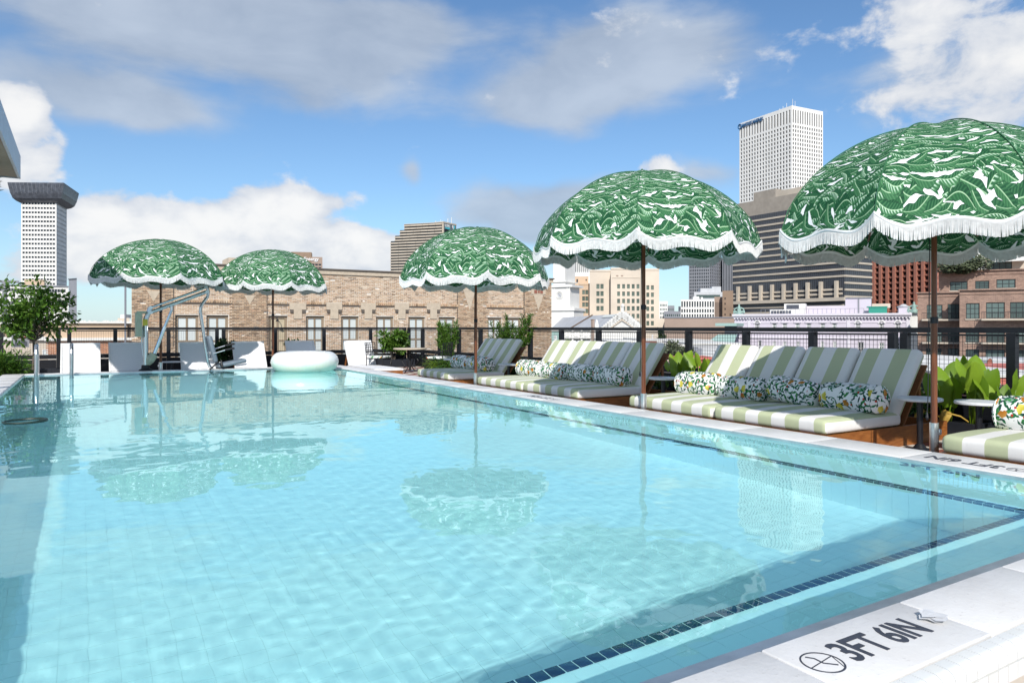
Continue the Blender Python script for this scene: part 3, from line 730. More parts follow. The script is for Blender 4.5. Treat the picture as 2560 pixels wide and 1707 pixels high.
def windows(face, ops, rev, glass, parent, joined=False, frame=None, muntin=(0, 0), fw=.08, name='window', curtain=None):
    """a pane behind every opening: separate parts, or one joined part for facades too fine to pick apart"""
    if joined:
        m = MB()
        for o in ops: face.slab(m, o[0] - .02, o[1] + .02, o[2] - .02, o[3] + .02, -rev + .02, -rev - .05)
        return m.build(name, glass, parent, kind='stuff')
    rot = math.atan2(face.d.y, face.d.x)
    side = 1 if Vector((face.d.x, face.d.y, 0)).cross(Vector((0, 0, 1))).dot(Vector((face.n.x, face.n.y, 0))) > 0 else -1
    for o in ops:
        w, h = round(o[1] - o[0], 2), round(o[3] - o[2], 2); key = (w, h, glass.name, frame.name if frame else '', muntin, fw)
        if key not in _pm:
            pm = MB().box((-w / 2, -.03, -h / 2), (w / 2, .03, h / 2)).mesh('pane', glass)
            fm = None
            if frame:
                m = MB(); t = fw
                m.box((-w / 2, -.08, -h / 2), (-w / 2 + t, .08, h / 2)).box((w / 2 - t, -.08, -h / 2), (w / 2, .08, h / 2))
                m.box((-w / 2 + t, -.08, h / 2 - t), (w / 2 - t, .08, h / 2)).box((-w / 2 + t, -.08, -h / 2), (w / 2 - t, .08, -h / 2 + t))
                for i in range(1, muntin[0] + 1):
                    x = -w / 2 + w * i / (muntin[0] + 1); m.box((x - t * .35, -.06, -h / 2 + t), (x + t * .35, .06, h / 2 - t))
                for i in range(1, muntin[1] + 1):
                    z = -h / 2 + h * i / (muntin[1] + 1); m.box((-w / 2 + t, -.055, z - t * .35), (w / 2 - t, .055, z + t * .35))
                fm = m.mesh('window', frame)
            _pm[key] = (pm, fm)
        pm, fm = _pm[key]; c = face.P3((o[0] + o[1]) / 2, (o[2] + o[3]) / 2, -rev + (.04 if fm else .0))
        ob = put(name if not fm else name, fm or pm, None, c); ob.rotation_euler = (0, 0, rot)
        ob.parent = parent; ob.matrix_parent_inverse = base_matrix(parent).inverted()
        if fm:
            p = bpy.data.objects.new('pane', pm); COL.objects.link(p); p.parent = ob
def building(name, label, A, cat='building'): return thing(name, label, cat, (A[0], A[1], GZ))
def uv_wall(me, face):
    uvset(me, lambda co, n, p: ((co.x * face.d.x + co.y * face.d.y) if abs(n.z) < .5 else co.x, co.z if abs(n.z) < .5 else co.y))
# ---------------------------------------------------------------- tower with the flared crown (far left)
def hat_tower():
    C = Vector(P(141, 450)); L = Vector(P(53, 449)); Rr = Vector(P(167, 473))
    t = building('flared_tower', 'tall white gridded tower with a dark flared crown at the far left', C, 'tower')
    f1, f2 = Face(L, C), Face(C, Rr); zt = zat(502, 450); zb = zat(800, 450)
    o1 = f1.grid(.6, f1.len - .6, 11, .7, zb - 4, zt - .5, 28, .5); o2 = f2.grid(1.5, f2.len - 1, 8, .5, zb - 4, zt - .5, 28, .42)
    mb = MB(); body(mb, [f1, f2], 20, GZ, zt, [o1, o2], .15); mb.build('wall', M['tower'], t)
    windows(f1, o1, .15, M['glass'], t, True); windows(f2, o2, .15, M['glass'], t, True)
    fins = MB()
    for i in range(12):
        u = .6 + (f1.len - 1.2) * i / 11; f1.slab(fins, u - .09, u + .09, zb - 4, zt, .35, -.02)
    for i in range(9):
        u = 1.5 + (f2.len - 2.5) * i / 8; f2.slab(fins, u - .07, u + .07, zb - 4, zt, .1, -.02)
    fins.build('fin', M['tower'], t, kind='stuff')
    e1 = (C - L).normalized(); e2 = (Rr - C).normalized(); Q = L + (Rr - C)
    def ring(o, z): return [(*(p + e1 * (o * i) + e2 * (o * j)), z) for p, i, j in ((L, -1, -1), (C, 1, -1), (Rr, 1, 1), (Q, -1, 1))]
    zc = zat(461.5, 450); lv = [(0.3, zt - 1.5), (2.4, zt - .6), (4.0, zt + .9), (5.2, zt + 4.2), (6.2, zc - .6), (6.2, zc)]
    prev = None; m = MB()
    for o, z in lv:
        r = ring(o, z)
        if prev: [m.quad(prev[k], prev[(k + 1) % 4], r[(k + 1) % 4], r[k]) for k in range(4)]
        else: m.poly(r[::-1])
        prev = r
    m.poly(prev); m.build('crown', M['hat'], t)
    r = ring(-1, zc); MB().prism([(p[0], p[1]) for p in r], zc, zc + .9).build('penthouse', M['hat'], t)
    rb = MB()
    for i in range(15):
        a_, b_ = ring(5.0, zt + 3.6), ring(6.3, zc - .2)
        for k in (0, 1): p, q = Vector(a_[k]).lerp(Vector(a_[k + 1]), i / 14), Vector(b_[k]).lerp(Vector(b_[k + 1]), i / 14); rb.bar(p, q, .14, .14)
    rb.build('crown_rib', M['greywall'], t, kind='stuff')
hat_tower()
def block(name, label, A, B, depth, ytop_px, wallm, ops_fn=None, glass=None, rev=.2, cat='building', zb=GZ, joined=True, frame=None, muntin=(0, 0), parapet=None, parent=None, z1=None):
    """simple block from two plan points; ytop_px = pixel height of its top at A"""
    f = Face(A, B); z1 = zat(ytop_px, dep(*A)) if z1 is None else z1
    t = parent or building(name, label, A, cat)
    ops = ops_fn(f, z1) if ops_fn else []
    mb = MB(); body(mb, [f], depth, zb, z1, [ops], rev); me = mb.mesh('wall', wallm)
    if wallm.name.startswith('brown_condo'): uv_wall(me, f)
    put('wall', me, t)
    if ops: windows(f, ops, rev, glass or M['glass'], t, joined, frame, muntin)
    if parapet:
        m = MB(); f.slab(m, -.2, f.len + .2, z1, z1 + parapet[0], parapet[1], -.6); m.build('parapet', parapet[2], t)
    return t, f, z1
# white block and grey block below the tower
t, f, z1 = block('white_office_block', 'broad white block half hidden by the potted tree at the far left', P(-60, 300), onY(171, P(-60, 300)[1]), 30, 712, M['whitewall'],
    lambda f, z: f.grid(.5, f.len - 1, 30, .9, z - 2.6, z - .9, 1, .8) + f.grid(.5, f.len - 1, 30, .9, z - 9, z - 6, 1, .5), parapet=(.5, .4, M['greywall']))
m = MB(); f.slab(m, f.s_at(60), f.s_at(110), z1 + .5, z1 + 3, -2, -8); m.build('roof_hut', M['peach'], t)
A = P(172, 310); t, f, z1 = block('grey_slab_block', 'plain grey slab block at the foot of the flared tower', A, P(192, 306), 30, 697, M['greywall'])
m = MB(); f.slab(m, 0, f.len, z1 - .4, z1, .3, 0); m.build('parapet', M['hat'], t)
A = P(12, 120)
t = thing('roof_mast', 'thin grey utility mast behind the potted tree', 'mast', (A[0], A[1], GZ)); MB().tube([(A[0], A[1], GZ), (A[0], A[1], zat(702, 120))], .35, 8).build('pole', M['greywall'], t); MB().cbox((A[0], A[1], zat(704, 120)), 4, .4, .4).build('crossarm', M['greywall'], t)
# low buildings behind the left fence
A, B = P(120, 46), onY(335, P(120, 46)[1])
t = building('low_brick_building', 'long low building, pink plaster above orange brick, behind the left fence', A)
f = Face(A, B); zt, zc, zb = zat(808, 46), zat(848, 46), zat(886, 46)
mb = MB(); body(mb, [f], 12, zc, zt, [[]]); mb.build('wall', M['peach'], t)
mb = MB(); body(mb, [f], 12, GZ, zc - .1, [[]]); mb.build('wall', M['mortar'], t)
m = MB(); f.slab(m, -.2, f.len, zc - .1, zc + .08, .25, -.02); f.slab(m, -.2, f.len, zt, zt + .12, .2, -.5); m.build('cornice', M['whitewall'], t)
m = MB(); row = 0; z = zb
while z < zc - .2:
    u = -.11 * (row % 2)
    while u < f.len - .2: f.slab(m, u + .008, u + .22, z, z + .062, .012, -.005); u += .232
    z += .075; row += 1
m.build('brick', M['orangebrick'], t, kind='stuff')
m = MB(); f.slab(m, f.s_at(318), f.s_at(322), zc, zt, .2, 0); m.build('downpipe', M['rust'], t)
A, B = P(-90, 60), onY(150, P(-90, 60)[1])
block('pale_low_building', 'pale low building with a white ledge seen through the fence behind the potted tree', A, B, 20, 852, M['creamwall'], lambda f, z: [f.rect(106, 124, 873, 892)], M['glasswhite'], .1, joined=False, frame=M['whiteframe'], parapet=(.3, .3, M['whitewall']))
A, B = P(-90, 75), onY(125, P(-90, 75)[1])
block('pink_terrace', 'pinkish terrace with dark windows at the far left behind the fence', A, B, 20, 812, M['peach'], lambda f, z: [f.rect(x, x + 12, 834, 850) for x in (-20, 2, 26, 76, 98)], M['glass'], .2, joined=False, frame=M['tanframe'])
A, B = P(186, 240), P(330, 250)
t, f, z1 = block('long_white_roofline', 'long distant roofline dotted with white vents left of the brick warehouse', A, B, 30, 808, M['creamwall'])
m = MB()
for i in range(26): 
    u = f.len * (i + random.random() * .5) / 26; f.slab(m, u, u + random.uniform(.3, 1.0), z1, z1 + random.uniform(.4, 1.1), -1, -2)
m.build('roof_vent', M['whitewall'], t, kind='stuff')
t, f, z1 = block('small_cream_block', 'small cream stepped block on the skyline beside the brick warehouse', P(294, 320), P(324, 320), 20, 795, M['creamwall'])
m = MB(); f.slab(m, 1, f.len * .62, z1, z1 + 1.6, -.5, -5); m.build('roof_hut', M['whitewall'], t)
# ---------------------------------------------------------------- old brick warehouse, every brick laid
def warehouse():
    Y = 35.0; A, B = onY(329, Y), onY(1378, Y); f = Face(A, B); d0 = dep(*onY(999, Y))
    t = building('brick_warehouse', 'long old tan brick warehouse with stucco T ornaments, facing the pool', A)
    zt = f.z_at(999, 683); z0 = -6
    wins = [(438, 497, 790, 897), (516, 571, 790, 897), (765, 811, 790, 897), (853, 897, 790, 897), (940, 984, 790, 897), (1021, 1063, 791, 897), (1097, 1138, 792, 897), (1219, 1255, 794, 897), (1266, 1303, 794, 897)]
    ops = [f.rect(*w) for w in wins]; door = [f.rect(671, 719, 790, 900)]
    zl = min(o[2] for o in ops); zh = sum(o[3] for o in ops) / len(ops)
    ops = [(o[0], o[1], zl, zh) for o in ops]; door = [(door[0][0], door[0][1], zl, zh)]
    mb = MB(); body(mb, [f], 18, z0, zt, [ops + door], .32); mb.build('wall', M['mortar'], t)
    windows(f, ops, .22, M['glasswhite'], t, frame=M['tanframe'], muntin=(1, 1), fw=.12)
    windows(f, door, .22, M['blind'], t, frame=M['tanframe'], muntin=(1, 1), fw=.12)
    # stucco ornaments
    orn = []
    for px in (744, 835, 920, 1004, 1083):
        u = f.s_at(px); za, zm, zb_ = f.z_at(px, 757), f.z_at(px, 774), f.z_at(px, 797)
        m = MB(); f.slab(m, u - .40, u + .40, zm, za, .06); f.slab(m, u - .2, u + .2, zb_, zm - .001, .06); m.build('stucco_ornament', M['stucco'], t)
        orn += [(u - .40, u + .40, zm, za), (u - .2, u + .2, zb_, zm)]
        dk_ = MB(); f.slab(dk_, u - .36, u - .21, zm - .16, zm - .004, .075); f.slab(dk_, u + .21, u + .36, zm - .16, zm - .004, .075); dk_.build('corbel', M['darkcap'], t)
    for px, w, ya, yb in ((384, .27, 727, 754), (624, .25, 738, 762), (1173, .36, 728, 776), (1345, .36, 736, 776)):
        u = f.s_at(px); za, zb_ = f.z_at(px, ya), f.z_at(px, yb)
        m = MB(); fr = [f.P3(u - w, za, .05), f.P3(u, zb_, .05), f.P3(u + w, za, .05)]; bk = [f.P3(u - w, za, -.01), f.P3(u, zb_, -.01), f.P3(u + w, za, -.01)]
        m.poly(fr); [m.quad(fr[i], fr[(i + 1) % 3], bk[(i + 1) % 3], bk[i]) for i in range(3)]
        m.build('stucco_triangle', M['stucco'], t); orn.append((u - w * .5, u + w * .5, zb_ + (za - zb_) * .45, za))
        if px > 1100:
            z2 = f.z_at(px, ya - 15); m = MB(); f.slab(m, u - .5, u + .5, za, z2, .055); m.build('stucco_ornament', M['stucco'], t); orn.append((u - .5, u + .5, za, z2))
            if px > 1300:
                m = MB(); f.slab(m, u - .3, u - .1, z2 - .3, z2 - .1, .075, .05); f.slab(m, u - .04, u + .08, z2 - .28, z2 - .12, .075, .05); f.slab(m, u + .12, u + .3, z2 - .3, z2 - .1, .075, .05); m.build('emblem', M['redwall'], t)
    # parapet stone band and flashing
    zs = f.z_at(999, 693)
    m = MB(); f.slab(m, -.1, f.len + .1, zs, zt, .08); m.build('parapet', M['stucco'], t)
    m = MB(); f.slab(m, -.15, f.len + .15, zt, zt + .07, .14, -.5); m.build('flashing', M['darkcap'], t)
    m = MB(); u0, u1 = f.s_at(574), f.s_at(602); f.slab(m, u0, u1, zt + .12, zt + .42, -.3, -2); m.build('roof_upstand', M['stucco'], t)
    # dentil courses
    zdn = f.z_at(900, 763); bands = [(f.s_at(433), f.s_at(577)), (f.s_at(668), f.s_at(1142)), (f.s_at(1217), f.s_at(1309))]
    dn = MB()
    for a, b in bands:
        u = a
        while u < b:
            if not any(o[0] - .1 < u < o[1] + .02 for o in orn if o[3] > zdn - .1): f.slab(dn, u, u + .06, zdn, zdn + .12, .075)
            u += .105
        for q in range(2): pass
    dn.build('dentil', M['brick'], t, kind='stuff')
    ledge = MB()
    for a, b in bands: f.slab(ledge, a, b, zdn - .07, zdn - .005, .04)
    ledge.build('ledge', M['darkcap'], t)
    # bricks
    rng = random.Random(3); ch, bl = .0715, .222; z = z0 + 4; row = 0; first = []; V_, F_ = [], []
    blk = ops + door + orn
    d3 = Vector((f.d.x, f.d.y, 0)); n3 = Vector((f.n.x, f.n.y, 0)); o3 = Vector((f.A.x, f.A.y, 0))
    pil = [(f.s_at(a), f.s_at(b)) for a, b in ((329, 433), (577, 668), (1142, 1217), (1309, 1378))]
    while z < zs - .02:
        u = -(.5 * bl if row % 2 else 0); head = row % 6 == 5
        while u < f.len - .03:
            w = bl * (.5 if head else 1) ; a, b = max(u, 0.0), min(u + w - .022, f.len)
            if b - a > .04:
                zc = z + ch / 2; hit = None
                for o in blk:
                    if a < o[1] and b > o[0] and o[2] - .02 < zc < o[3] + .02: hit = o; break
                if hit:
                    if a < hit[0] - .03: b = hit[0] - .004; hit = None
                    elif b > hit[1] + .03: a = hit[1] + .004; hit = None
                if hit is None and rng.random() > .012:
                    pr = .014 + rng.uniform(-.004, .006) + (.03 if any(p[0] < (a + b) / 2 < p[1] for p in pil) else 0)
                    n = len(V_); zz = z + rng.uniform(-.004, .004); hh = ch - .023
                    for uu, zq in ((a, zz), (b, zz), (b, zz + hh), (a, zz + hh)):
                        p = o3 + d3 * uu; V_.append((p.x + n3.x * pr, p.y + n3.y * pr, zq)); 
                    for uu, zq in ((a, zz), (b, zz), (b, zz + hh), (a, zz + hh)):
                        p = o3 + d3 * uu; V_.append((p.x, p.y, zq))
                    F_ += [(n, n + 1, n + 2, n + 3), (n, n + 4, n + 5, n + 1), (n + 1, n + 5, n + 6, n + 2), (n + 2, n + 6, n + 7, n + 3), (n + 3, n + 7, n + 4, n)]
            u += w
        z += ch; row += 1
    me = bpy.data.meshes.new('brick'); me.from_pydata(V_, [], F_); me.materials.append(M['brick']); put('brick', me, t, kind='stuff')
    m = MB(); f.slab(m, f.s_at(432.5), f.s_at(434), zdn - 2, zs, .05); f.slab(m, f.s_at(666.5), f.s_at(668), zdn - 2, zs, .05); f.slab(m, f.s_at(1142), f.s_at(1143.2), zdn - 1.2, zs, .06); f.slab(m, f.s_at(1308.5), f.s_at(1310), zdn - 1.2, zs, .06); m.build('wall_joint', M['darkcap'], t)
    # lamp by the boarded window
    p = f.P3(f.s_at(689), f.z_at(689, 798), .35); m = MB().tube([f.P3(f.s_at(689), f.z_at(689, 790), .0), f.P3(f.s_at(689), f.z_at(689, 790), .3), p], .018, 6).lathe([(.01, p[2] + .02), (.09, p[2] - .1), (.0, p[2] - .12)], p, 10); m.build('wall_lamp', M['black'], t)
    m = MB(); q = f.P3(-.25, 0, .25); m.tube([(q[0], q[1], -6), (q[0], q[1], zt - .6)], .04, 8); m.build('downpipe', M['greywall'], t)
warehouse()
# ---------------------------------------------------------------- stepped office with the health sign
def stepped_office():
    A, B = P(977, 300), P(1106, 292); f = Face(A, B); f2 = Face(B, P(1138, 300)); t = building('stepped_office', 'stepped cream and dark banded office with a heart sign on top', A)
    steps = [(1011, 559), (1000, 574), (988, 588), (977, 601.5)]
    zprev = None; zbot = f.z_at(1040, 680)
    for i, (px, py) in enumerate(steps):
        u0 = f.s_at(px); z1 = f.z_at(px, py); z0 = f.z_at(px, steps[i + 1][1]) if i < 3 else -10
        m = MB(); body(m, [Face(f.pt(u0), f.B), f2], 25 + i * 4, z0, z1 - .3, [[], []]); m.build('glass_core', M['glass'], t)
    fl = (f.z_at(1090, 559) - f.z_at(1090, 573.2)) / 2; z = f.z_at(1090, 557.5) - .9; k = 0
    while z > zbot - 4:
        px = steps[min(3, k // 2)][0]; u0 = f.s_at(px)
        nb = 6 if k < 8 else 7; wid = (f.len - u0) / 6
        for i in range(6):
            m = MB(); f.slab(m, u0 + wid * i + .05, u0 + wid * (i + 1) - .05, z, z + fl * .46, .65, -.1); m.build('spandrel', M['concrete'], t)
        m = MB(); f2.slab(m, .1, f2.len, z, z + fl * .46, .5, -.1)
        if k > 3: m.build('spandrel', M['concrete'], t)
        z -= fl; k += 1
    for q in (0, .5, 1.0):
        m = MB(); u = .15 + (f2.len - .5) * q; f2.slab(m, u - .25, u + .25, zbot - 4, f.z_at(1106, 557), .6, -.1); m.build('pier', M['concrete'], t)
    zt, zb = f2.z_at(1120, 559), f2.z_at(1120, 575.5)
    m = MB(); f2.slab(m, .3, f2.len - .3, zb, zt - .3, .62, .4); sgn = m.build('sign', M['signgrey'], t)
    m = MB(); f2.slab(m, -.2, f2.len, zt - .3, zt + .3, .7, -4); f.slab(m, f.s_at(1011), f.len, f.z_at(1090, 558), f.z_at(1090, 556.6), .5, -4); m.build('parapet', M['concrete'], t)
    rot = math.atan2(f2.d.y, f2.d.x)
    for body_, sz, py, mt in (('LCMC', 1.5, 565.5, M['signwhite']), ('Health', 1.3, 571, M['signcyan'])):
        me = text_mesh(body_, sz, .1, .95, .03); me.materials.append(mt); o = put('lettering', me, None, f2.P3(f2.len * .30, f2.z_at(1115, py), .7)); o.rotation_euler = (R(90), 0, rot); o.parent = sgn; o.matrix_parent_inverse = base_matrix(sgn).inverted()
    hx = f2.len * .76; hz = (zt + zb) / 2
    for sgn_, mt in ((-1, M['signwhite']), (1, M['signcyan'])):
        m = MB(); pts = []
        for q in np.linspace(0, math.pi, 14):
            xx = sgn_ * 1.15 * math.sin(q) ** 3 * 1.0; zz = .95 * (math.cos(q) - .35 * math.cos(2 * q) - .14 * math.cos(3 * q)) + .1
            pts.append(f2.P3(hx + xx, hz + zz, .72 + .02 * sgn_))
        m.poly(pts); m.build('heart_mark', mt, sgn)
    m = MB(); rng = random.Random(2)
    for i in range(7): u = f.s_at(1040) + rng.random() * 14; f.slab(m, u, u + .15, z1 + 1, f.z_at(1090, 557) + rng.uniform(1, 3), -6, -6.2)
    m.build('antenna', M['whitewall'], t)
stepped_office()
A = P(765, 400); t, f, z1 = block('brown_sign_building', 'far brown building with a white name sign, behind the second parasol', A, P(806, 402), 20, 642, M['taupe'], lambda f, z: f.grid(3, f.len - .5, 3, .8, z - 9, z - 3.4, 3, .55), parapet=None)
t2 = MB(); f.slab(t2, -8, 3, z1 - 6, z1 + 2.6, .1, -8); t2.build('stair_tower', M['brownwall'], t)
me = text_mesh('Entergy', 2.6, .1, 1.0, .06); me.materials.append(M['signwhite']); o = put('lettering', me, None, f.P3(2.9, z1 - 1.3, .3)); o.rotation_euler = (R(90), 0, math.atan2(f.d.y, f.d.x)); o.parent = t; o.matrix_parent_inverse = base_matrix(t).inverted()
# ---------------------------------------------------------------- white church tower
def church():
    A, B = P(1380, 150), P(1424, 148); f = Face(A, B); t = building('church_tower', 'bright white plastered church tower with a round blind window', A, 'tower')
    for (x0, x1, y0, y1, o) in ((1376, 1437, 770, 830, .5), (1380, 1424, 712, 770, 0), (1382, 1412, 640, 712, -.2)):
        m = MB(); u0, u1 = f.s_at(x0), f.s_at(x1); z0 = f.z_at(1400, y1) if y1 < 830 else GZ
        f.slab(m, u0, u1, z0, f.z_at(1400, y0), o, o - 5); m.build('wall', M['whitewall'], t)
    for (x0, x1, y, h, o) in ((1374, 1440, 771, .5, .8), (1378, 1432, 713, .45, .35), (1380, 1416, 703, .2, .1)):
        m = MB(); f.slab(m, f.s_at(x0), f.s_at(x1), f.z_at(1400, y) - h, f.z_at(1400, y), o, o - 5.8); m.build('cornice', M['whitewall'], t)
    for x in (1381, 1386, 1418, 1424):
        m = MB(); u = f.s_at(x); f.slab(m, u - .13, u + .13, f.z_at(1400, 770), f.z_at(1400, 716), .12); m.build('pilaster', M['whitewall'], t)
    c = Vector(f.P3(f.s_at(1399), f.z_at(1399, 738), .06)); d3 = Vector((f.d.x, f.d.y, 0))
    for r_, w in ((.78, .09), (.55, .06)):
        m = MB(); m.tube([c + d3 * r_ * math.cos(q) + Vector((0, 0, r_ * math.sin(q))) for q in np.linspace(0, 6.283, 25)[:-1]], w, 6, closed=True); m.build('round_window_ring', M['whitewall'], t)
    m = MB(); m.poly([c + d3 * .5 * math.cos(q) + Vector((0, 0, .5 * math.sin(q))) - Vector((f.n.x, f.n.y, 0)) * .04 for q in np.linspace(0, 6.283, 21)[:-1]]); m.build('round_window', M['greyroof'], t)
    m = MB(); m.bar(c + d3 * -.3 + Vector((0, 0, .35)), c + d3 * .3 - Vector((0, 0, .35)), .05, .05); m.build('hand', M['greywall'], t)
church()
def court():
    t = building('cream_courthouse', 'large cream stone building with rows of paired green windows', P(1527, 165))
    secs = [(1448, 172, 1477, 172, 710, M['peach'], [(x - 3.5, x + 3.5, y - 6, y + 5) for x in (1459, 1467) for y in (731, 747, 762, 778)]),
            (1474, 168, 1528, 168, 676, M['creamwall'], [(x - 4, x + 4, y - 6, y + 6) for x in (1495, 1505) for y in (716, 734, 752, 771)]),
            (1527, 164, 1604, 164, 671, M['creamwall'], [(x - 3.6, x + 3.6, y - 5.5, y + 5.5) for x in (1546.5, 1559, 1571, 1583, 1595) for y in (716, 734.5, 752.5, 771, 790, 808)]),
            (1600, 168, 1648, 168, 673, M['creamwall'], [(x - 3.6, x + 3.6, y - 5.5, y + 5.5) for x in (1619.5, 1631) for y in (719, 737, 755, 772, 790, 808)])]
    for (x0, d0, x1, d1, yt, mt, rects) in secs:
        f = Face(P(x0, d0), P(x1, d1)); z1 = zat(yt, d0); ops = [f.rect(*r) for r in rects]
        mb = MB(); body(mb, [f], 25, GZ, z1, [ops], .25); mb.build('wall', mt, t); windows(f, ops, .2, M['glassgreen'], t)
        m = MB(); f.slab(m, 0, f.len, z1 - .25, z1 + .15, .12, -.6); m.build('coping', mt, t)
        if x0 == 1527:
            m = MB(); f.slab(m, .3, f.len - .3, zat(694, 164) - .1, zat(694, 164) + .1, .1); m.build('string_course', mt, t)
            for px in (1543, 1555): 
                m = MB(); u = f.s_at(px); f.slab(m, u - .25, u + .25, zat(691, 164), zat(688, 164), .06); m.build('vent', M['taupe'], t)
    f = Face(P(1430, 178), P(1471, 178)); mb = MB(); body(mb, [f], 10, GZ, zat(691, 178), [[f.rect(1441, 1445, 698, 706), f.rect(1464, 1467, 698, 702)]], .2); mb.build('wall', M['peach'], t)
    windows(f, [f.rect(1441, 1445, 698, 706), f.rect(1464, 1467, 698, 702)], .15, M['glass'], t)
court()
A = P(1432, 400); t = building('striped_tower', 'distant tower with black and white vertical stripes showing under the parasol fringe', A, 'tower'); f = Face(A, P(1472, 400)); mb = MB(); body(mb, [f], 20, GZ, zat(640, 400), [[]]); mb.build('wall', M['glass'], t)
for i in range(9):
    m = MB(); u = f.len * i / 8.0; f.slab(m, u - .28, u + .28, GZ, zat(640, 400), .5); m.build('fin', M['tower'], t)
m = MB(); f.slab(m, -.5, f.len + .5, GZ, zat(681, 400), .7, .0); m.build('podium', M['whitewall'], t)
# gabled hall
def gabled_hall():
    A = Vector(P(1508, 108)); B = Vector(P(1606, 104)); C = (A + B) / 2; back = (Vector(P(1375, 150)) - A)
    zr = zat(784, dep(*C)); ze = zat(824, dep(*A)); t = building('gabled_hall', 'white hall with a pale grey pitched roof and a stepped gable', C)
    def p3(q, z): return (q.x, q.y, z)
    f = Face(A, B); m = MB(); m.poly([p3(A, GZ), p3(B, GZ), p3(B, ze), p3(C, zr), p3(A, ze)]); m.quad(p3(A, GZ), p3(A, ze), p3(A + back, ze), p3(A + back, GZ)); m.build('wall', M['whitewall'], t)
    m = MB(); n = Vector((0, 0, .15)); m.quad(p3(A, ze), p3(C, zr), p3(C + back, zr), p3(A + back, ze)); m.quad(p3(B, ze), p3(B + back, ze), p3(C + back, zr), p3(C, zr)); m.build('roof', M['greyroof'], t)
    o3 = Vector((f.n.x, f.n.y, 0))
    for k in range(10):
        for s_ in (-1, 1):
            e = A if s_ < 0 else B; q = e.lerp(C, (k + .3) / 10); z = ze + (zr - ze) * (k + .3) / 10; u = (q - f.A).dot(f.d)
            m = MB(); f.slab(m, u - .33, u + .33, z - .5, z + .42, .18, -.35); m.build('gable_step', M['whitewall'], t)
    m = MB(); u = (C - f.A).dot(f.d); f.slab(m, u - .16, u + .16, zr, zr + 1.0, .1, -.2); m.lathe([(.25, zr + 1.0), (.3, zr + 1.2), (.02, zr + 1.5)], f.P3(u, 0, -.05), 8); m.build('finial', M['whitewall'], t)
    for s_ in (-1, 1):
        e = A if s_ < 0 else B; a = e.lerp(C, .12); b = C; m = MB(); m.bar(p3(a + f.n * .1, ze - .3), p3(b + f.n * .1, zr - .9), .16, .22); m.build('gable_moulding', M['creamwall'], t)
    q0 = A + back * .55; q1 = C + back * .42; m = MB(); m.bar(p3(q0, ze + .1), p3(q1, zr + .1), .22, .2); m.build('roof_seam', M['brownwall'], t)
    m = MB(); a = A.lerp(C, .75) + back * .06; b = A.lerp(C, .93) + back * .06; c = back * .16; z_a, z_b = ze + (zr - ze) * .75 + .15, ze + (zr - ze) * .93 + .15
    m.quad(p3(a, z_a), p3(b, z_b), p3(b + c, z_b), p3(a + c, z_a)); m.build('skylight', M['glasswhite'], t)
gabled_hall()
A = P(1482, 62); t = building('brick_chimney', 'slim brown chimney rising just above the fence rail', A, 'chimney'); MB().cbox((A[0], A[1], (zat(800, 62) + GZ) / 2), .22, .22, zat(800, 62) - GZ).build('stack', M['taupe'], t); MB().cbox((A[0], A[1], zat(800, 62) + .03), .28, .28, .06).build('cap', M['brownwall'], t)
A = P(1492, 60); zc = zat(818, 60); t = thing('closed_parasol', 'closed white patio umbrella beyond the fence beside the slim chimney', 'umbrella', (A[0], A[1], GZ)); MB().tube([(A[0], A[1], GZ), (A[0], A[1], zc)], .05, 6).build('pole', M['greywall'], t)
MB().lathe([(.10, zc - .5), (.19, zc), (.16, zc + .25), (.08, zc + .55), (.02, zc + .65)], A, 10).build('canopy', M['whitewall'], t, True)
# right of the courthouse
t, f, z1 = block('grey_grid_tower', 'grey gridded tower on the skyline between the large parasols', P(1722, 450), P(1774, 445), 30, 640, M['greywall'], lambda f, z: f.grid(.3, f.len - .3, 11, .6, -4, z, 24, .68), rev=.4)
f2 = Face(f.B, P(1806, 462)); ops = f2.grid(.3, f2.len - .3, 7, .55, -4, z1, 24, .68); mb = MB(); body(mb, [f2], 20, GZ, z1, [ops], .4); mb.build('wall', M['greywall'], t); windows(f2, ops, .4, M['glass'], t, True)
f3 = Face(P(1806, 455), P(1834, 455)); mb = MB(); body(mb, [f3], 20, GZ, z1, [f3.grid(.2, f3.len, 7, .5, -4, z1, 1, 1)], .5); mb.build('wall', M['greywall'], t); windows(f3, f3.grid(.2, f3.len, 7, .5, -4, z1, 1, 1), .5, M['glass'], t, True, name='window_strip')
t, f, z1 = block('blue_glass_block', 'low bluish glass block stacked behind the white office', P(1735, 300), P(1806, 300), 20, 730, M['greyroof'], lambda f, z: [(1, f.len - 1, z - 2.6, z - 1.2), (1, f.len - 1, z - 5.6, z - 4.2)], M['glassteal'])
m = MB(); f.slab(m, f.len * .25, f.len * .75, z1, z1 + 1.6, -1, -5); f.slab(m, f.len * .68, f.len, z1, z1 + 2.4, -2, -6); m.build('roof_hut', M['greyroof'], t)
t, f, z1 = block('white_window_office', 'white office with a strict grid of dark windows, below the grey tower', P(1702, 225), P(1786, 225), 20, 749, M['whitewall'],
    lambda f, z: [(f.len * (i + .2) / 13, f.len * (i + .8) / 13, a, b) for i in range(13) for a, b in ((z - 2.35, z - .55), (z - 4.1, z - 3.0), (z - 5.6, z - 4.6), (z - 7.1, z - 6.1))], M['glass'], .25, joined=False)
m = MB(); f.slab(m, f.len * .45, f.len * .62, z1, z1 + 1.1, -3, -5); f.slab(m, f.len * .68, f.len * .73, z1, z1 + .9, -3, -5); m.build('roof_hut', M['whitewall'], t)
block('olive_slatted_block', 'narrow olive brown slatted block beside the white office', P(1786, 230), P(1808, 230), 20, 742, M['taupe'], lambda f, z: f.grid(.2, f.len - .2, 7, .4, z - 7, z - 1.6, 1, .95), M['glass'])
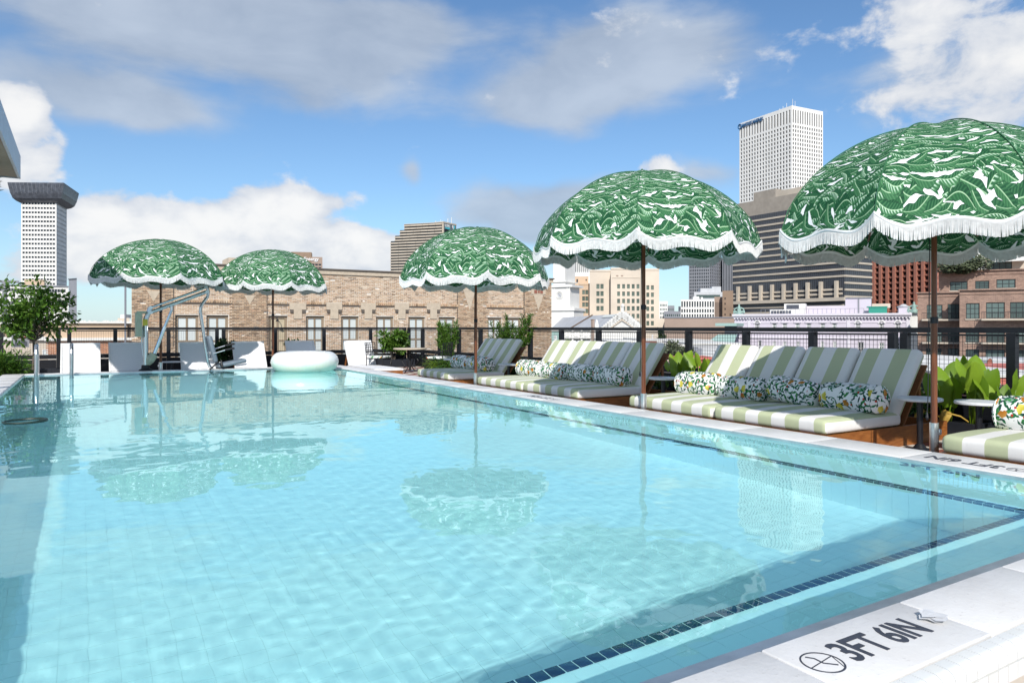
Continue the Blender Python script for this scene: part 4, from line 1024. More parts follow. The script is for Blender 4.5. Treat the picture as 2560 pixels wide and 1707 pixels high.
block('brown_pier_block', 'tall narrow brown block at the left edge of the banded tower', P(1806, 226), P(1833, 224), 20, 727, M['brownwall'], lambda f, z: [f.rect(1811, 1814, y, y + 5) for y in (744, 757, 770, 784)] + [f.rect(1824, 1827, 784, 790)], M['glass'], joined=False)
for nm, lb, x0, x1, d, yt, mt, n in (('small_blue_office', 'small pale blue office far off right of the courthouse', 1648, 1669, 350, 753, 'whitewall', 5), ('small_grey_office', 'small grey office far off, second right of the courthouse', 1668, 1686, 355, 764, 'greywall', 5), ('low_grey_roofs', 'low grey roofs on the horizon left of the white office', 1660, 1703, 340, 778, 'greywall', 8), ('dark_roof_hut', 'small dark hut on the skyline just left of the white office', 1696, 1703, 345, 766, 'hat', 0)):
    block(nm, lb, P(x0, d), P(x1, d), 15, yt, M[mt], (lambda f, z, n=n: f.grid(.3, f.len - .3, n, .6, z - 9, z - 1, 4, .55)) if n else None, M['glassteal'], .2)
t, f, z1 = block('taupe_hall', 'wide windowless taupe hall right of the gabled white hall', P(1661, 142), P(1838, 140), 25, 795, M['taupe'], None); m = MB(); f.slab(m, 0, f.len, z1, z1 + .18, .15, -.5); m.build('parapet', M['greywall'], t)
block('cream_lean_block', 'plain cream block wedged left of the taupe hall', P(1646, 146), P(1662, 146), 20, 796, M['creamwall'])
def tealroof():
    A, B = Vector(P(1770, 120)), Vector(P(1836, 118)); t = building('teal_roof_house', 'pale house with a teal metal mansard roof seen through the fence', A); f = Face(A, B)
    za, zb, zc = f.z_at(1800, 858), f.z_at(1800, 836), f.z_at(1800, 815)
    m = MB(); body(m, [f], 12, GZ, za, [[]]); m.build('wall', M['lilac'], t)
    m = MB(); m.quad(f.P3(-.3, za, .4), f.P3(f.len, za, .4), f.P3(f.len, zb, -2.5), f.P3(1.2, zb, -2.5)); m.quad(f.P3(-.3, za, .4), f.P3(1.2, zb, -2.5), f.P3(1.2, zb, -9), f.P3(-.3, za, -9)); m.build('roof', M['tealroof'], t)
    m = MB(); f.slab(m, 2.2, f.len, zb, zc, -2.8, -8); m.build('attic', M['hat'], t); m = MB(); f.slab(m, .8, f.len, zc, zc + .5, -2, -9); m.build('attic_roof', M['tealroof'], t)
tealroof()
# ---------------------------------------------------------------- white tower
def white_tower():
    C = P(1979.5, 500); L = P(1848.5, 500 * 1.137); 
    sl1 = Vector((-.07, 1)).normalized(); L = None
    # left face runs nearly along the pool's long axis, right face nearly along the short one
    def hit(o, d, px):
        a, b = ray(px); den = d.x * b - d.y * a; s_ = (o.y * a - o.x * b) / den; return o + d * s_
    C = Vector(C); dl = Vector((math.sin(R(-1.0) + R(5.5)), math.cos(R(5.5)))).normalized(); dr = Vector((dl.y, -dl.x))
    L = hit(C, dl, 1848.5); Rr = hit(C, dr, 2057.5); f1, f2 = Face(L, C), Face(C, Rr)
    t = building('white_office_tower', 'tallest white office tower with tight square windows and blue roof lettering', (C.x, C.y), 'tower')
    z1 = zat(264, dep(C.x, C.y)); zb = zat(520, dep(C.x, C.y)) - 25; n = 26; top = (z1 - zat(310, dep(C.x, C.y)))
    def ops(f, k): return f.grid(f.len * .012, f.len * .988, k, .52, zb, z1 - top * 1.0, n + 2, .64) + f.grid(f.len * .012, f.len * .988, k, .46, z1 - top * .93, z1 - top * .2, 1, .98)
    o1, o2 = ops(f1, 18), ops(f2, 13); mb = MB(); body(mb, [f1, f2], 40, zb, z1, [o1, o2], .45); mb.build('wall', M['tower'], t)
    windows(f1, o1, .4, M['glass'], t, True); windows(f2, o2, .4, M['glass'], t, True)
    me = text_mesh('HANCOCK WHITNEY', 3.8, .3, 1.0, .06); me.materials.append(M['signblue']); w = max(v.co.x for v in me.vertices) - min(v.co.x for v in me.vertices)
    span = f1.len * .44
    for v in me.vertices: v.co.x *= span / w
    o = put('lettering', me, None, f1.P3(f1.len * .26, z1 - 2.6, .5)); o.rotation_euler = (R(90), 0, math.atan2(f1.d.y, f1.d.x)); o.parent = t; o.matrix_parent_inverse = base_matrix(t).inverted()
    m = MB(); m.tube([Vector(f1.P3(f1.len * .018 + 1.7 * math.cos(q), z1 - 2.6 + 1.7 * math.sin(q), .5)) for q in np.linspace(0, 6.283, 17)[:-1]], .5, 5, closed=True); m.build('emblem', M['signblue'], t)
    for px, h in ((1937, 4), (1945, 5), (1954, 7), (1969, 9), (1975, 6), (1910, 3)):
        m = MB(); u = f1.s_at(px); p = f1.P3(u, z1, -5); m.tube([p, (p[0], p[1], z1 + h * .7)], .13, 5); m.build('antenna', M['whitewall'], t)
white_tower()
def hits(o, d, px):
    a, b = ray(px); den = d.x * b - d.y * a; return o + d * ((o.y * a - o.x * b) / den)
# ---------------------------------------------------------------- banded tower
def banded():
    C = Vector(P(2112, 300)); dl = Vector((-.02, 1)).normalized(); dr = Vector((dl.y, -dl.x)); L = hits(C, dl, 1833); Rr = hits(C, dr, 2179)
    f1, f2 = Face(L, C), Face(C, Rr); t = building('banded_tower', 'broad dark tower with cream horizontal bands and a brown top', (C.x, C.y), 'tower')
    dC = 300; zt = zat(461, dC); z745 = zat(745, dC); zb = zat(830, dC)
    m = MB(); body(m, [f1, f2], 45, GZ, zt - 7, [[], []]); m.build('glass_core', M['glassblue'], t)
    m = MB(); body(m, [f1, f2], 45, zt - 7, zt, [[], []]); m.build('crown_wall', M['conc_dark'], t)
    m = MB(); f1.slab(m, f1.s_at(1882), f1.s_at(1937), zt, zt + 4.0, -.5, -14); m.build('plant_room', M['conc_dark'], t)
    m = MB(); f1.slab(m, f1.s_at(1937), f1.len, zt, zt + 2.6, -.5, -14); f2.slab(m, .5, f2.len, zt, zt + 2.6, -.5, -14); m.build('plant_room', M['concrete'], t)
    z = zt - 7 - 3.0; pitch = 2.9; zlow = zat(744, dC); zu = zat(697, dC)
    while z > zlow:
        for f in (f1, f2):
            if f is f1 and z < zu: continue
            m = MB(); f.slab(m, 0, f.len + (.0 if f is f1 else 0), z, z + .82, .35, -.3); m.build('band', M['concrete'], t)
        z -= pitch
    m = MB()
    for f, n in ((f1, 60), (f2, 14)):
        for i in range(n): u = f.len * (i + .5) / n; f.slab(m, u - .06, u + .06, zlow, zt - 7, .08, -.1)
    m.build('mullion', M['frame'], t, kind='stuff')
    # lower recessed storeys with vertical fins on the long side
    zf0, zf1 = zat(743, dC), zat(701, dC)
    for i in range(9):
        px = (1848, 1877, 1905, 1933, 1962, 1992, 2022, 2055, 2094)[i]; u = f1.s_at(px); m = MB(); f1.slab(m, u - .55, u + .55, zf0, zf1, 1.6, -.2); m.build('fin', M['concrete'], t)
    for y in (733, 722): 
        m = MB(); z = zat(y, dC); f1.slab(m, 0, f1.len - 1, z - .5, z + .35, .5, -.2); m.build('band', M['concrete'], t)
    m = MB(); f1.slab(m, 0, f1.len + .8, zf0 - 1.5, zf0, 2.0, -.3); m.build('podium_edge', M['concrete'], t)
    m = MB(); f1.slab(m, 0, f1.len, zf0 - 10, zf0 - 1.5, .3, -.1); m.build('podium_glass', M['glassblue'], t)
    for y in (763, 778): m = MB(); z = zat(y, dC); f1.slab(m, 0, f1.len, z - .4, z + .4, .6, .2); m.build('band', M['concrete'], t)
banded()
# ---------------------------------------------------------------- red granite tower
def red_tower():
    C = Vector(P(2328, 380)); dl = Vector((.10, 1)).normalized(); L = hits(C, dl, 2170); dr = Vector((.96, -.28)).normalized()
    Rr = Vector(P(2414, 392)); f1, f2 = Face(L, C), Face(C, Rr); t = building('red_tower', 'reddish granite tower with deep square windows behind the banded tower', (C.x, C.y), 'tower')
    z0, z1 = zat(790, 380), zat(480, 380); n = 21; k1 = 9; ph = (z1 - z0) / n
    o1 = [q for q in f1.grid(0, f1.len, k1, .62, z0, z1, n, .55)]; o2 = f2.grid(.5, f2.len - .5, 8, .55, z0, z1, n, .48)
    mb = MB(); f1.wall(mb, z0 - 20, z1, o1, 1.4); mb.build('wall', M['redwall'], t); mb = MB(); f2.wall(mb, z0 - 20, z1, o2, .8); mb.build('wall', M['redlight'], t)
    mb = MB(); f1.slab(mb, 0, f1.len, z0 - 20, z1 - .1, -1.6, -20); mb.build('core', M['redwall'], t)
    windows(f1, o1, 1.3, M['glass'], t); windows(f2, o2, .7, M['glass'], t)
    for i in range(k1 + 1):
        m = MB(); u = f1.len * i / k1; f1.slab(m, u - .8, u + .8, z0 - 20, z1 + 1, 1.0, -.1); m.build('pier', M['redlight'], t)
    m = MB()
    for j in range(n):
        f1.slab(m, 0, f1.len, z0 + ph * j - .35, z0 + ph * j + .35, .5, -.05)
    m.build('sill_course', M['redlight'], t, kind='stuff')
red_tower()
# ---------------------------------------------------------------- lilac hotel
def lilac_hotel():
    A, B = P(1836, 128), P(2274, 116); f = Face(A, B); t = building('lilac_hotel', 'long lilac stucco hotel with arched and square windows across the street', A)
    zt = f.z_at(2050, 789); sq = [(x - 5.5, x + 5.5, 808, 828) for x in (1936, 1962, 1994, 2022, 2057, 2086)]; ar = [(x - 6, x + 6, 809, 829) for x in (1893, 2145, 2204)] + [(2238, 2251, 809, 829)]
    lo = [(x - 4, x + 4, 853, 876) for x in (1936, 1962, 1995, 2056, 2087)] + [(2198, 2211, 856, 884), (2238, 2250, 856, 884)]; dr = [(1895, 1904, 851, 880), (2145, 2160, 855, 886)]
    o1, o2, o3 = [f.rect(*r) for r in sq + ar], [f.rect(*r) for r in lo], [f.rect(*r) for r in dr]
    mb = MB(); body(mb, [f], 22, GZ, zt, [o1 + o2 + o3], .3); mb.build('wall', M['lilac'], t)
    windows(f, o1[:6], .22, M['glassteal'], t, frame=M['whiteframe'], muntin=(2, 2), fw=.1); windows(f, o1[6:], .22, M['glass'], t, frame=M['whiteframe'], muntin=(2, 2), fw=.1)
    windows(f, o2, .22, M['glassteal'], t, frame=M['whiteframe'], muntin=(1, 2), fw=.12); windows(f, o3, .26, M['glass'], t, frame=M['whiteframe'], muntin=(1, 1), fw=.12, name='door')
    m = MB(); f.slab(m, -.3, f.len + .3, zt, zt + .35, .7, -.6); f.slab(m, -.2, f.len + .2, zt - .3, zt - .02, .45); m.build('cornice', M['lilactrim'], t)
    m = MB(); u = 0
    while u < f.len: f.slab(m, u, u + .22, zt - .55, zt - .3, .4); u += .5
    m.build('dentil', M['lilactrim'], t, kind='stuff')
    m = MB(); f.slab(m, 0, f.len, f.z_at(2050, 806) - .1, f.z_at(2050, 806) + .02, .1); f.slab(m, 0, f.len, f.z_at(2050, 846), f.z_at(2050, 841), .25); m.build('string_course', M['lilactrim'], t)
    for o in o1[6:]:
        c = (o[0] + o[1]) / 2; w = (o[1] - o[0]) / 2; n = 14; m = MB()
        fan = [Vector(f.P3(c + w * math.cos(q), o[3] + w * math.sin(q), .03)) for q in np.linspace(0, math.pi, n)]; m.poly(fan); m.build('fanlight', M['glass'], t)
        m = MB(); m.tube([Vector(f.P3(c + (w + .12) * math.cos(q), o[3] + (w + .12) * math.sin(q), .05)) for q in np.linspace(0, math.pi, n)], .12, 5); [m.bar(f.P3(c, o[3], .06), f.P3(c + w * math.cos(q), o[3] + w * math.sin(q), .06), .05, .05) for q in (.8, 1.57, 2.34)]; m.build('arch_trim', M['whiteframe'], t)
    for o in o1[:6]:
        m = MB(); f.slab(m, o[0] - .25, o[1] + .25, o[3] + .05, o[3] + .32, .2); m.build('window_hood', M['lilactrim'], t)
    for px in (1873, 2121, 2276 - 6):
        m = MB(); u = f.s_at(px); f.slab(m, u - .25, u + .25, GZ, zt - .3, .12); m.build('pilaster', M['lilactrim'], t)
    for x0, x1 in ((1878, 1905), (2030, 2100), (2126, 2165)):
        m = MB(); u0, u1 = f.s_at(x0), f.s_at(x1); zb, zh = f.z_at(2050, 884), f.z_at(2050, 872); f.slab(m, u0, u1, zb - .15, zb, 1.0); f.slab(m, u0, u1, zh - .05, zh, 1.0, .95)
        u = u0
        while u < u1: f.slab(m, u, u + .04, zb, zh, .98, .94); u += .22
        m.build('balcony', M['rust'], t)
    f2 = Face(B, P(2294, 117)); mb = MB(); body(mb, [f2], 20, GZ, zt + .5, [[]]); mb.build('wall', M['whitewall'], t)
    # things on its roof
    def onroof(name, label, cat, x0, x1, y0, y1, mt, back=5, dp=4):
        m = MB(); u0, u1 = f.s_at(x0), f.s_at(x1); z0, z1 = zt + .02 if y1 > 780 else f.z_at((x0 + x1) / 2, y1), f.z_at((x0 + x1) / 2, y0)
        c = f.P3((u0 + u1) / 2, z0, -back - dp / 2); th = thing(name, label, cat, c); f.slab(m, u0, u1, z0, z1, -back, -back - dp); m.build('housing', mt, th); return th, u0, u1, z0, z1
    th, u0, u1, z0, z1 = onroof('rooftop_chiller', 'white rooftop chiller with a dark louvred opening on the lilac hotel', 'chiller', 1954, 2009, 757, 790, M['whitewall'])
    m = MB(); f.slab(m, u0 + .4, u0 + 2.5, z1 - .9, z1 - .2, -4.9, -5.05); m.build('opening', M['hat'], th); m = MB(); [f.slab(m, u0 - 2.2 + i * .5, u0 - 1.85 + i * .5, z0 + .1, z0 + 1.0, -4.8, -5) for i in range(7)]; m.build('louvre', M['hat'], th)
    m = MB(); f.slab(m, u0 - 2.4, u0 + .1, z0, z0 + 1.2, -5.02, -8); m.build('lower_housing', M['whitewall'], th)
    onroof('lilac_plant_house', 'low lilac plant house on the hotel roof right of the chiller', 'roof house', 2010, 2118, 762, 790, M['lilac'], 7, 6)
    th, u0, u1, z0, z1 = onroof('lilac_stair_house', 'taller lilac stair house on the hotel roof with a dark corner pipe', 'roof house', 2112, 2181, 741, 790, M['lilac'], 8, 6); m = MB(); u = f.s_at(2147); f.slab(m, u - .12, u + .12, z0, z1, -7.9, -8.05); m.build('pipe', M['greywall'], th); m = MB(); f.slab(m, u0, u1, z1, z1 + .12, -7.8, -14); m.build('roof', M['greywall'], th)
    th, u0, u1, z0, z1 = onroof('green_water_tank', 'bright green tank on the lilac hotel roof under a cream hut', 'tank', 2173, 2220, 765, 781, M['green'], 4, 3); m = MB(); f.slab(m, u0 - .3, u1 + .1, z1 - .1, z1 + .05, -3.9, -7.2); m.build('rim', M['green'], th)
    onroof('cream_roof_hut', 'cream flat hut behind the green tank', 'roof house', 2183, 2232, 755, 766, M['creamwall'], 9, 4)
    th, u0, u1, z0, z1 = onroof('grey_roof_vent', 'round capped grey vent at the right end of the hotel roof', 'vent', 2250, 2278, 768, 790, M['lilac'], 4, 3); c = f.P3((u0 + u1) / 2, z1, -5.5); MB().lathe([(.9, z1), (1.1, z1 + .2), (.5, z1 + .45), (.4, z1 + .6), (.05, z1 + .7)], c, 14).build('cap', M['greyroof'], th)
    rl = thing('roof_railing', 'thin grey railing along the lilac hotel roof edge', 'railing', f.P3(10, zt, -1.5)); m = MB(); zr = zt + 1.2
    for i in range(24): u = f.s_at(1900) + (f.s_at(2160) - f.s_at(1900)) * i / 23; p = f.P3(u, zt + .3, -1.5); m.tube([p, (p[0], p[1], zr)], .035, 5)
    m.build('post', M['greywall'], rl, kind='stuff'); m = MB(); m.tube([f.P3(f.s_at(1900), zr, -1.5), f.P3(f.s_at(2160), zr, -1.5)], .03, 5); m.build('rail', M['greywall'], rl)
    for px, lb in ((1846, 'green bronze statue on the left corner of the lilac hotel roof'), (2286, 'green bronze statue on the right corner of the lilac hotel roof')):
        u = f.s_at(px); c = f.P3(u, zt + .35, -.8); th = thing('bronze_statue', lb, 'statue', c, 'bronze statues on the hotel roof'); rng = random.Random(px)
        MB().cbox((c[0], c[1], c[2] + .1), 1.6, 1.0, .2).build('plinth', M['patina'], th)
        m = MB(); d3 = Vector((f.d.x, f.d.y, 0)); b = Vector(c)
        m.tube([b + Vector((0, 0, .2)), b + Vector((0, 0, .9)), b + Vector((0, 0, 1.2)), b + Vector((0, 0, 1.5)), b + Vector((0, 0, 1.75))], [.42, .34, .36, .12, .03], 10)
        m.tube([b + Vector((0, 0, 1.42)), b + Vector((0, 0, 1.55)), b + Vector((0, 0, 1.75)), b + Vector((0, 0, 1.82))], [.1, .17, .15, .03], 8)
        for s_ in (-1, 1):
            m.tube([b + d3 * .3 * s_ + Vector((0, 0, 1.2)), b + d3 * .75 * s_ + Vector((0, 0, .95)), b + d3 * .95 * s_ + Vector((0, 0, .35))], [.13, .12, .1], 7); m.tube([b + d3 * .2 * s_ + Vector((0, 0, .3)), b + d3 * .65 * s_ + Vector((0, 0, .5)), b + d3 * .95 * s_ + Vector((0, 0, .2))], [.2, .2, .14], 7)
        m.build('figure', M['patina'], th, True)
lilac_hotel()
# ---------------------------------------------------------------- brick condominium at the right
def condo():
    t = building('brick_condominium', 'brown brick condominium with balconies and rooftop olive trees at the right', P(2400, 90))
    fl = Face(P(2294, 93), P(2400, 91)); fr = Face(P(2399, 88), P(2620, 84)); fu = Face(P(2347, 98), P(2640, 92)); fp = Face(P(2462, 104), P(2660, 98))
    L = [(2317, 2356, 762, 797), (2369, 2398, 760, 797), (2317, 2356, 830, 856), (2369, 2398, 830, 856), (2315, 2354, 871, 908), (2369, 2398, 871, 910)]
    Rw = [(2415, 2449, 758, 797), (2465, 2512, 756, 796), (2525, 2574, 755, 796), (2414, 2448, 830, 856), (2465, 2512, 830, 858), (2525, 2574, 830, 858), (2414, 2448, 873, 911), (2464, 2512, 874, 910), (2524, 2574, 875, 910)]
    U = [(2375, 2419, 704, 726), (2438, 2473, 702, 722), (2491, 2539, 698, 720)]
    for f, rects, yt, d, dp in ((fl, L, 733, 92, 12), (fr, Rw, 727, 88, 18), (fu, U, 681, 98, 10)):
        ops = [f.rect(*r) for r in rects]; z1 = zat(yt, d); mb = MB(); body(mb, [f], dp, GZ if f is not fu else 4, z1, [ops], .25); me = mb.mesh('wall', M['condobrick']); uv_wall(me, f); put('wall', me, t)
        wide = [o for o in ops if o[1] - o[0] > 2.1]; nar = [o for o in ops if o not in wide]
        windows(f, wide, .2, M['glassteal'], t, frame=M['frame'], muntin=(2, 1), fw=.1); windows(f, nar, .2, M['glassteal'], t, frame=M['frame'], muntin=(2, 2), fw=.08)
        m = MB(); f.slab(m, -.15, f.len, z1, z1 + .16, .25, -.4); f.slab(m, -.05, f.len, z1 - .5, z1 - .4, .08); me = m.mesh('cornice', M['condobrick']); uv_wall(me, f); put('cornice', me, t)
        for o in ops:
            m = MB(); f.slab(m, o[0] - .1, o[1] + .1, o[2] - .14, o[2] - .005, .1); m.build('sill', M['concrete'], t)
    for f, x0, x1, ys in ((fl, 2302, 2396, (800, 857, 913)), (fr, 2450, 2600, (799, 858))):
        for y in ys:
            u0, u1 = f.s_at(x0), f.s_at(x1); z = f.z_at((x0 + x1) / 2, y); b = MB(); f.slab(b, u0, u1, z - .1, z + .1, 1.3, .26); bo = b.build('balcony', M['concrete'], t)
            m = MB(); f.slab(m, u0, u1, z + .88, z + .93, 1.25, 1.2); [f.slab(m, u, u + .03, z + .1, z + .88, 1.24, 1.21) for u in np.arange(u0, u1, .16)]
            m.build('railing', M['frame'], bo)
    zp0, zp1 = zat(682, 102), zat(622, 104); ops = [fp.rect(2468, 2530, 650, 676)]
    mb = MB(); body(mb, [fp], 12, zp0 - 1, zp1, [ops], .3); mb.build('penthouse', M['creamwall'], t); windows(fp, ops, .25, M['glassteal'], t, frame=M['frame'], muntin=(3, 0), fw=.12)
    m = MB(); fp.slab(m, -.5, fp.len, zp1, zp1 + .3, .9, -5); fp.slab(m, -.2, fp.len, zp1 - .9, zp1 - .02, .5, -4); m.build('penthouse_roof', M['greyroof'], t)
    m = MB(); u0, u1 = fp.s_at(2486), fp.s_at(2575); za = fp.z_at(2520, 640); m.quad(fp.P3(u0, za - .7, 2.2), fp.P3(u1, za - .7, 2.2), fp.P3(u1, za, .1), fp.P3(u0, za, .1)); fp.slab(m, u0, u1, za - .95, za - .7, 2.22, 2.17); m.build('awning', M['whitewall'], t)
    rng = random.Random(8)
    for k, (px, py, r_, lb) in enumerate(((2376, 664, 2.0, 'leftmost round olive tree on the condominium roof terrace'), (2410, 667, 1.8, 'middle olive tree, lowest of the three on the condominium roof terrace'), (2441, 657, 2.2, 'tallest olive tree, next to the penthouse on the roof terrace'))):
        c = Vector((*P(px, 96), zat(py, 96))); th = thing('olive_tree', lb, 'tree', (c.x, c.y, zp0), 'olive trees on the roof terrace')
        MB().tube([(c.x, c.y, zp0), (c.x + .1, c.y, c.z - .5), (c.x, c.y, c.z)], [.1, .08, .04], 6).build('trunk', M['bark'], th)
        m = MB()
        for i in range(900):
            q = Vector((rng.gauss(0, 1), rng.gauss(0, 1), rng.gauss(0, 1))).normalized() * (rng.random() ** .45); q = Vector((q.x * r_, q.y * r_, q.z * r_ * .55)) + c
            a = Vector((rng.gauss(0, 1), rng.gauss(0, 1), rng.gauss(0, .5))).normalized() * .17; b = a.orthogonal().normalized() * .08; m.quad(tuple(q - a - b), tuple(q + a - b), tuple(q + a + b), tuple(q - a + b))
        m.build('crown', M['leafolive'], th, kind='stuff')
condo()
block('white_blank_slab', 'plain white slab building rising behind the condominium penthouse', P(2437, 200), P(2700, 190), 20, 585, M['whitewall'])
# ---------------------------------------------------------------- low roofs seen through the fence
def roofbox(name, label, x0, x1, d, ytop, yroof, mt, roofm=None, wins=(), dep_=10, glass=None):
    """low building whose flat roof is seen from above: front edge at pixel ytop, roof running back"""
    A, B = P(x0, d), P(x1, d); f = Face(A, B); z1 = zat(ytop, d); ops = [f.rect(*w) for w in wins]
    t = building(name, label, A); mb = MB(); body(mb, [f], dep_, GZ, z1, [ops], .2); mb.build('wall', mt, t)
    if ops: windows(f, ops, .15, glass or M['glass'], t, frame=M['whiteframe'], muntin=(1, 0), fw=.08)
    m = MB(); f.slab(m, -.1, f.len + .1, z1 + .003, z1 + .12, .1, -dep_); m.build('roof', roofm or M['whiteroof'], t); return t, f, z1
t, f, z1 = roofbox('white_flat_roof', 'white flat roofed building below the condominium', 2180, 2424, 38, 927, 0, M['whitewall'], dep_=14)
m = MB(); f.slab(m, 0, f.len, z1 - 1.1, z1 - .95, .15); m.build('ledge', M['greyroof'], t)
t, f, z1 = roofbox('coral_building', 'coral red building with white windows at the lower right behind the fence', 2424, 2700, 33, 943, 0, M['redroof'], dep_=16, wins=[(2472, 2482, 958, 976), (2488, 2503, 958, 976), (2543, 2565, 950, 975)])
m = MB(); f.slab(m, 0, f.len, z1 - .42, z1 - .34, .06); m.build('cornice_line', M['darkcap'], t)
for k in range(2):
    m = MB(); u = f.s_at(2425 + k * 14); a = Vector(f.P3(u, z1 + .1, -1)); b = Vector(f.P3(u + .22, z1 + .1, -1)); m.tube([a, a + Vector((0, 0, .5)), (a + b) / 2 + Vector((0, 0, .62)), b + Vector((0, 0, .5)), b], .015, 6); m.build('vent_pipe', M['steel_dull'], t)
A = P(2468, 52); t = building('red_dormer', 'small arched red dormer on the grey roof below the condominium', A, 'dormer'); f = Face(A, P(2482, 52)); zb = zat(912, 52)
m = MB(); pts = [f.P3(0, zb - .3)] + [f.P3(f.len / 2 - f.len / 2 * math.cos(q), zb + .15 + .3 * math.sin(q)) for q in np.linspace(0, math.pi, 10)] + [f.P3(f.len, zb - .3)]; m.poly(pts); m.build('front', M['redwall'], t)
m = MB(); b3 = Vector((f.n.x, f.n.y, 0)) * -1.2; [m.quad(tuple(Vector(a) + Vector((0, 0, .03))), tuple(Vector(c) + Vector((0, 0, .03))), tuple(Vector(c) + b3), tuple(Vector(a) + b3)) for a, c in zip(pts[:-1], pts[1:])]; m.build('hood', M['whitewall'], t)
roofbox('grey_flat_roof', 'pale grey flat roof between the coral building and the condominium', 2300, 2700, 56, 914, 0, M['greyroof'], M['whiteroof'], dep_=20)
roofbox('aqua_plaster_house', 'pale aqua plaster house just right of the brick warehouse', 1372, 1408, 70, 827, 0, M['tealroof'], wins=[(1385, 1392, 838, 850)])
t, f, z1 = roofbox('white_balcony_house', 'white house with pale balconies seen through the fence', 1407, 1482, 80, 826, 0, M['whitewall'], wins=[(1412, 1424, 840, 850), (1434, 1447, 840, 850), (1458, 1470, 840, 850)], glass=M['glasswhite'])
for px in (1408, 1430, 1452, 1476): m = MB(); u = f.s_at(px); f.slab(m, u - .1, u + .1, f.z_at(1440, 862), z1, .9, .7); m.build('post', M['whitewall'], t)
m = MB(); f.slab(m, 0, f.len, f.z_at(1440, 846), f.z_at(1440, 843), 1.0); m.build('balcony', M['whitewall'], t)
roofbox('cream_wall_house', 'cream rendered house front behind the fence under the gabled hall', 1483, 1600, 90, 822, 0, M['whitewall'])
roofbox('cream_annex', 'cream annex with one narrow window right of the large parasol pole', 1600, 1648, 100, 824, 0, M['creamwall'], wins=[(1629, 1633, 836, 850)])
roofbox('white_canopy_house', 'low white roofed house with teal windows under the gabled hall', 1521, 1590, 60, 855, 0, M['whitewall'], wins=[(1524, 1575, 860, 868)], glass=M['glassteal'])
roofbox('small_brick_house', 'small red brown brick house with a white ledge beside the parasol pole', 1606, 1642, 62, 852, 0, M['redwall'])
roofbox('white_long_roof', 'long white roof with clutter behind the leafy tree', 1640, 1780, 75, 853, 0, M['whitewall'])
t, f, z1 = roofbox('grey_shed', 'grey panelled shed below the teal roofed house', 1728, 1860, 55, 862, 0, M['greyroof'], M['whiteroof'], wins=[(1820, 1828, 858, 866)]); 
t, f, z1 = roofbox('pale_machine_roof', 'pale roof with two grey air units left of the coral roof strip', 1640, 1900, 42, 896, 0, M['creamwall'], M['whiteroof'])
for k, px in enumerate((1735, 1758)):
    u = f.s_at(px); c = f.P3(u, z1 + .12, -2); th = thing('air_unit', ('left grey air unit on the pale roof', 'right grey air unit on the pale roof')[k], 'air conditioner', c, 'air units on the pale roof'); MB().cbox((c[0], c[1], c[2] + .22), .7, .6, .44).build('casing', M['greywall'], th); MB().lathe([(.22, c[2] + .441), (.22, c[2] + .47)], c, 12).build('fan', M['hat'], th)
roofbox('coral_roof_strip', 'coral red roof strip behind the third group of daybeds', 1696, 1780, 34, 899, 0, M['redroof'], M['redroof'], dep_=2)
roofbox('pale_yard_wall', 'long pale yard wall below the gabled hall', 1372, 1660, 50, 868, 0, M['whitewall'])
# ================================================================== FENCES
YF, XF = 19.6, 8.25
def fence(name, label, line, posts, doubles=()):
    """line(u) -> plan point; posts: list of u"""
    p0 = line(posts[0]); th = thing(name, label, 'fence', (p0[0], p0[1], DZ)); a, b = Vector((*line(posts[0]), 0)), Vector((*line(posts[-1]), 0)); d = (b - a).normalized()
    for u in posts:
        x, y = line(u); MB().cbox((x, y, (DZ + .838) / 2), .085, .085, .838 - DZ).build('post', M['black'], th)
    MB().bar(a + Vector((0, 0, .868)) - d * .05, b + Vector((0, 0, .868)) + d * .05, .06, .058).build('top_rail', M['black'], th)
    for u0, u1 in zip(posts[:-1], posts[1:]):
        if u1 - u0 < .3: continue
        A_, B_ = Vector((*line(u0), 0)) + d * .045, Vector((*line(u1), 0)) - d * .045
        m = MB(); m.bar(A_ + Vector((0, 0, .815)), B_ + Vector((0, 0, .815)), .03, .022); m.build('frame_rail', M['black'], th)
        m = MB(); m.bar(A_ + Vector((0, 0, .215)), B_ + Vector((0, 0, .215)), .05, .10); m.build('bottom_rail', M['black'], th)
        m = MB(); m.bar(A_ + Vector((0, 0, (DZ + .155) / 2)), B_ + Vector((0, 0, (DZ + .155) / 2)), .012, .155 - DZ - .01); m.build('kick_plate', M['black'], th)
        m = MB(); L = (B_ - A_).length; n = round(L / .05); w = .0036
        for i in range(1, n): q = A_ + d * (L * i / n); m.obox(q + Vector((-w / 2, -w / 2, .266)), (w, 0, 0), (0, w, 0), (0, 0, .54))
        for j in range(11):
            z = .29 + j * .05; m.bar(A_ + Vector((0, 0, z)) , B_ + Vector((0, 0, z)), w, w)
        m.build('wire_mesh', M['wire'], th, kind='stuff')
    return th
fence('mesh_fence', 'black wire mesh fence along the far end of the pool deck', lambda u: (u, YF), [-2.6, -1.55, -.46, -.25, .69, 1.85, 2.98, 3.14, 4.44, 5.76, 7.11, 8.16])
fence('mesh_fence', 'black wire mesh fence along the right side behind the striped daybeds', lambda u: (XF, u), [1.3, 2.45, 3.61, 4.73, 4.88, 5.96, 7.06, 8.2, 9.35, 10.5, 11.7, 12.86, 13.98, 15.09, 16.24, 17.38, 18.5, 19.5])
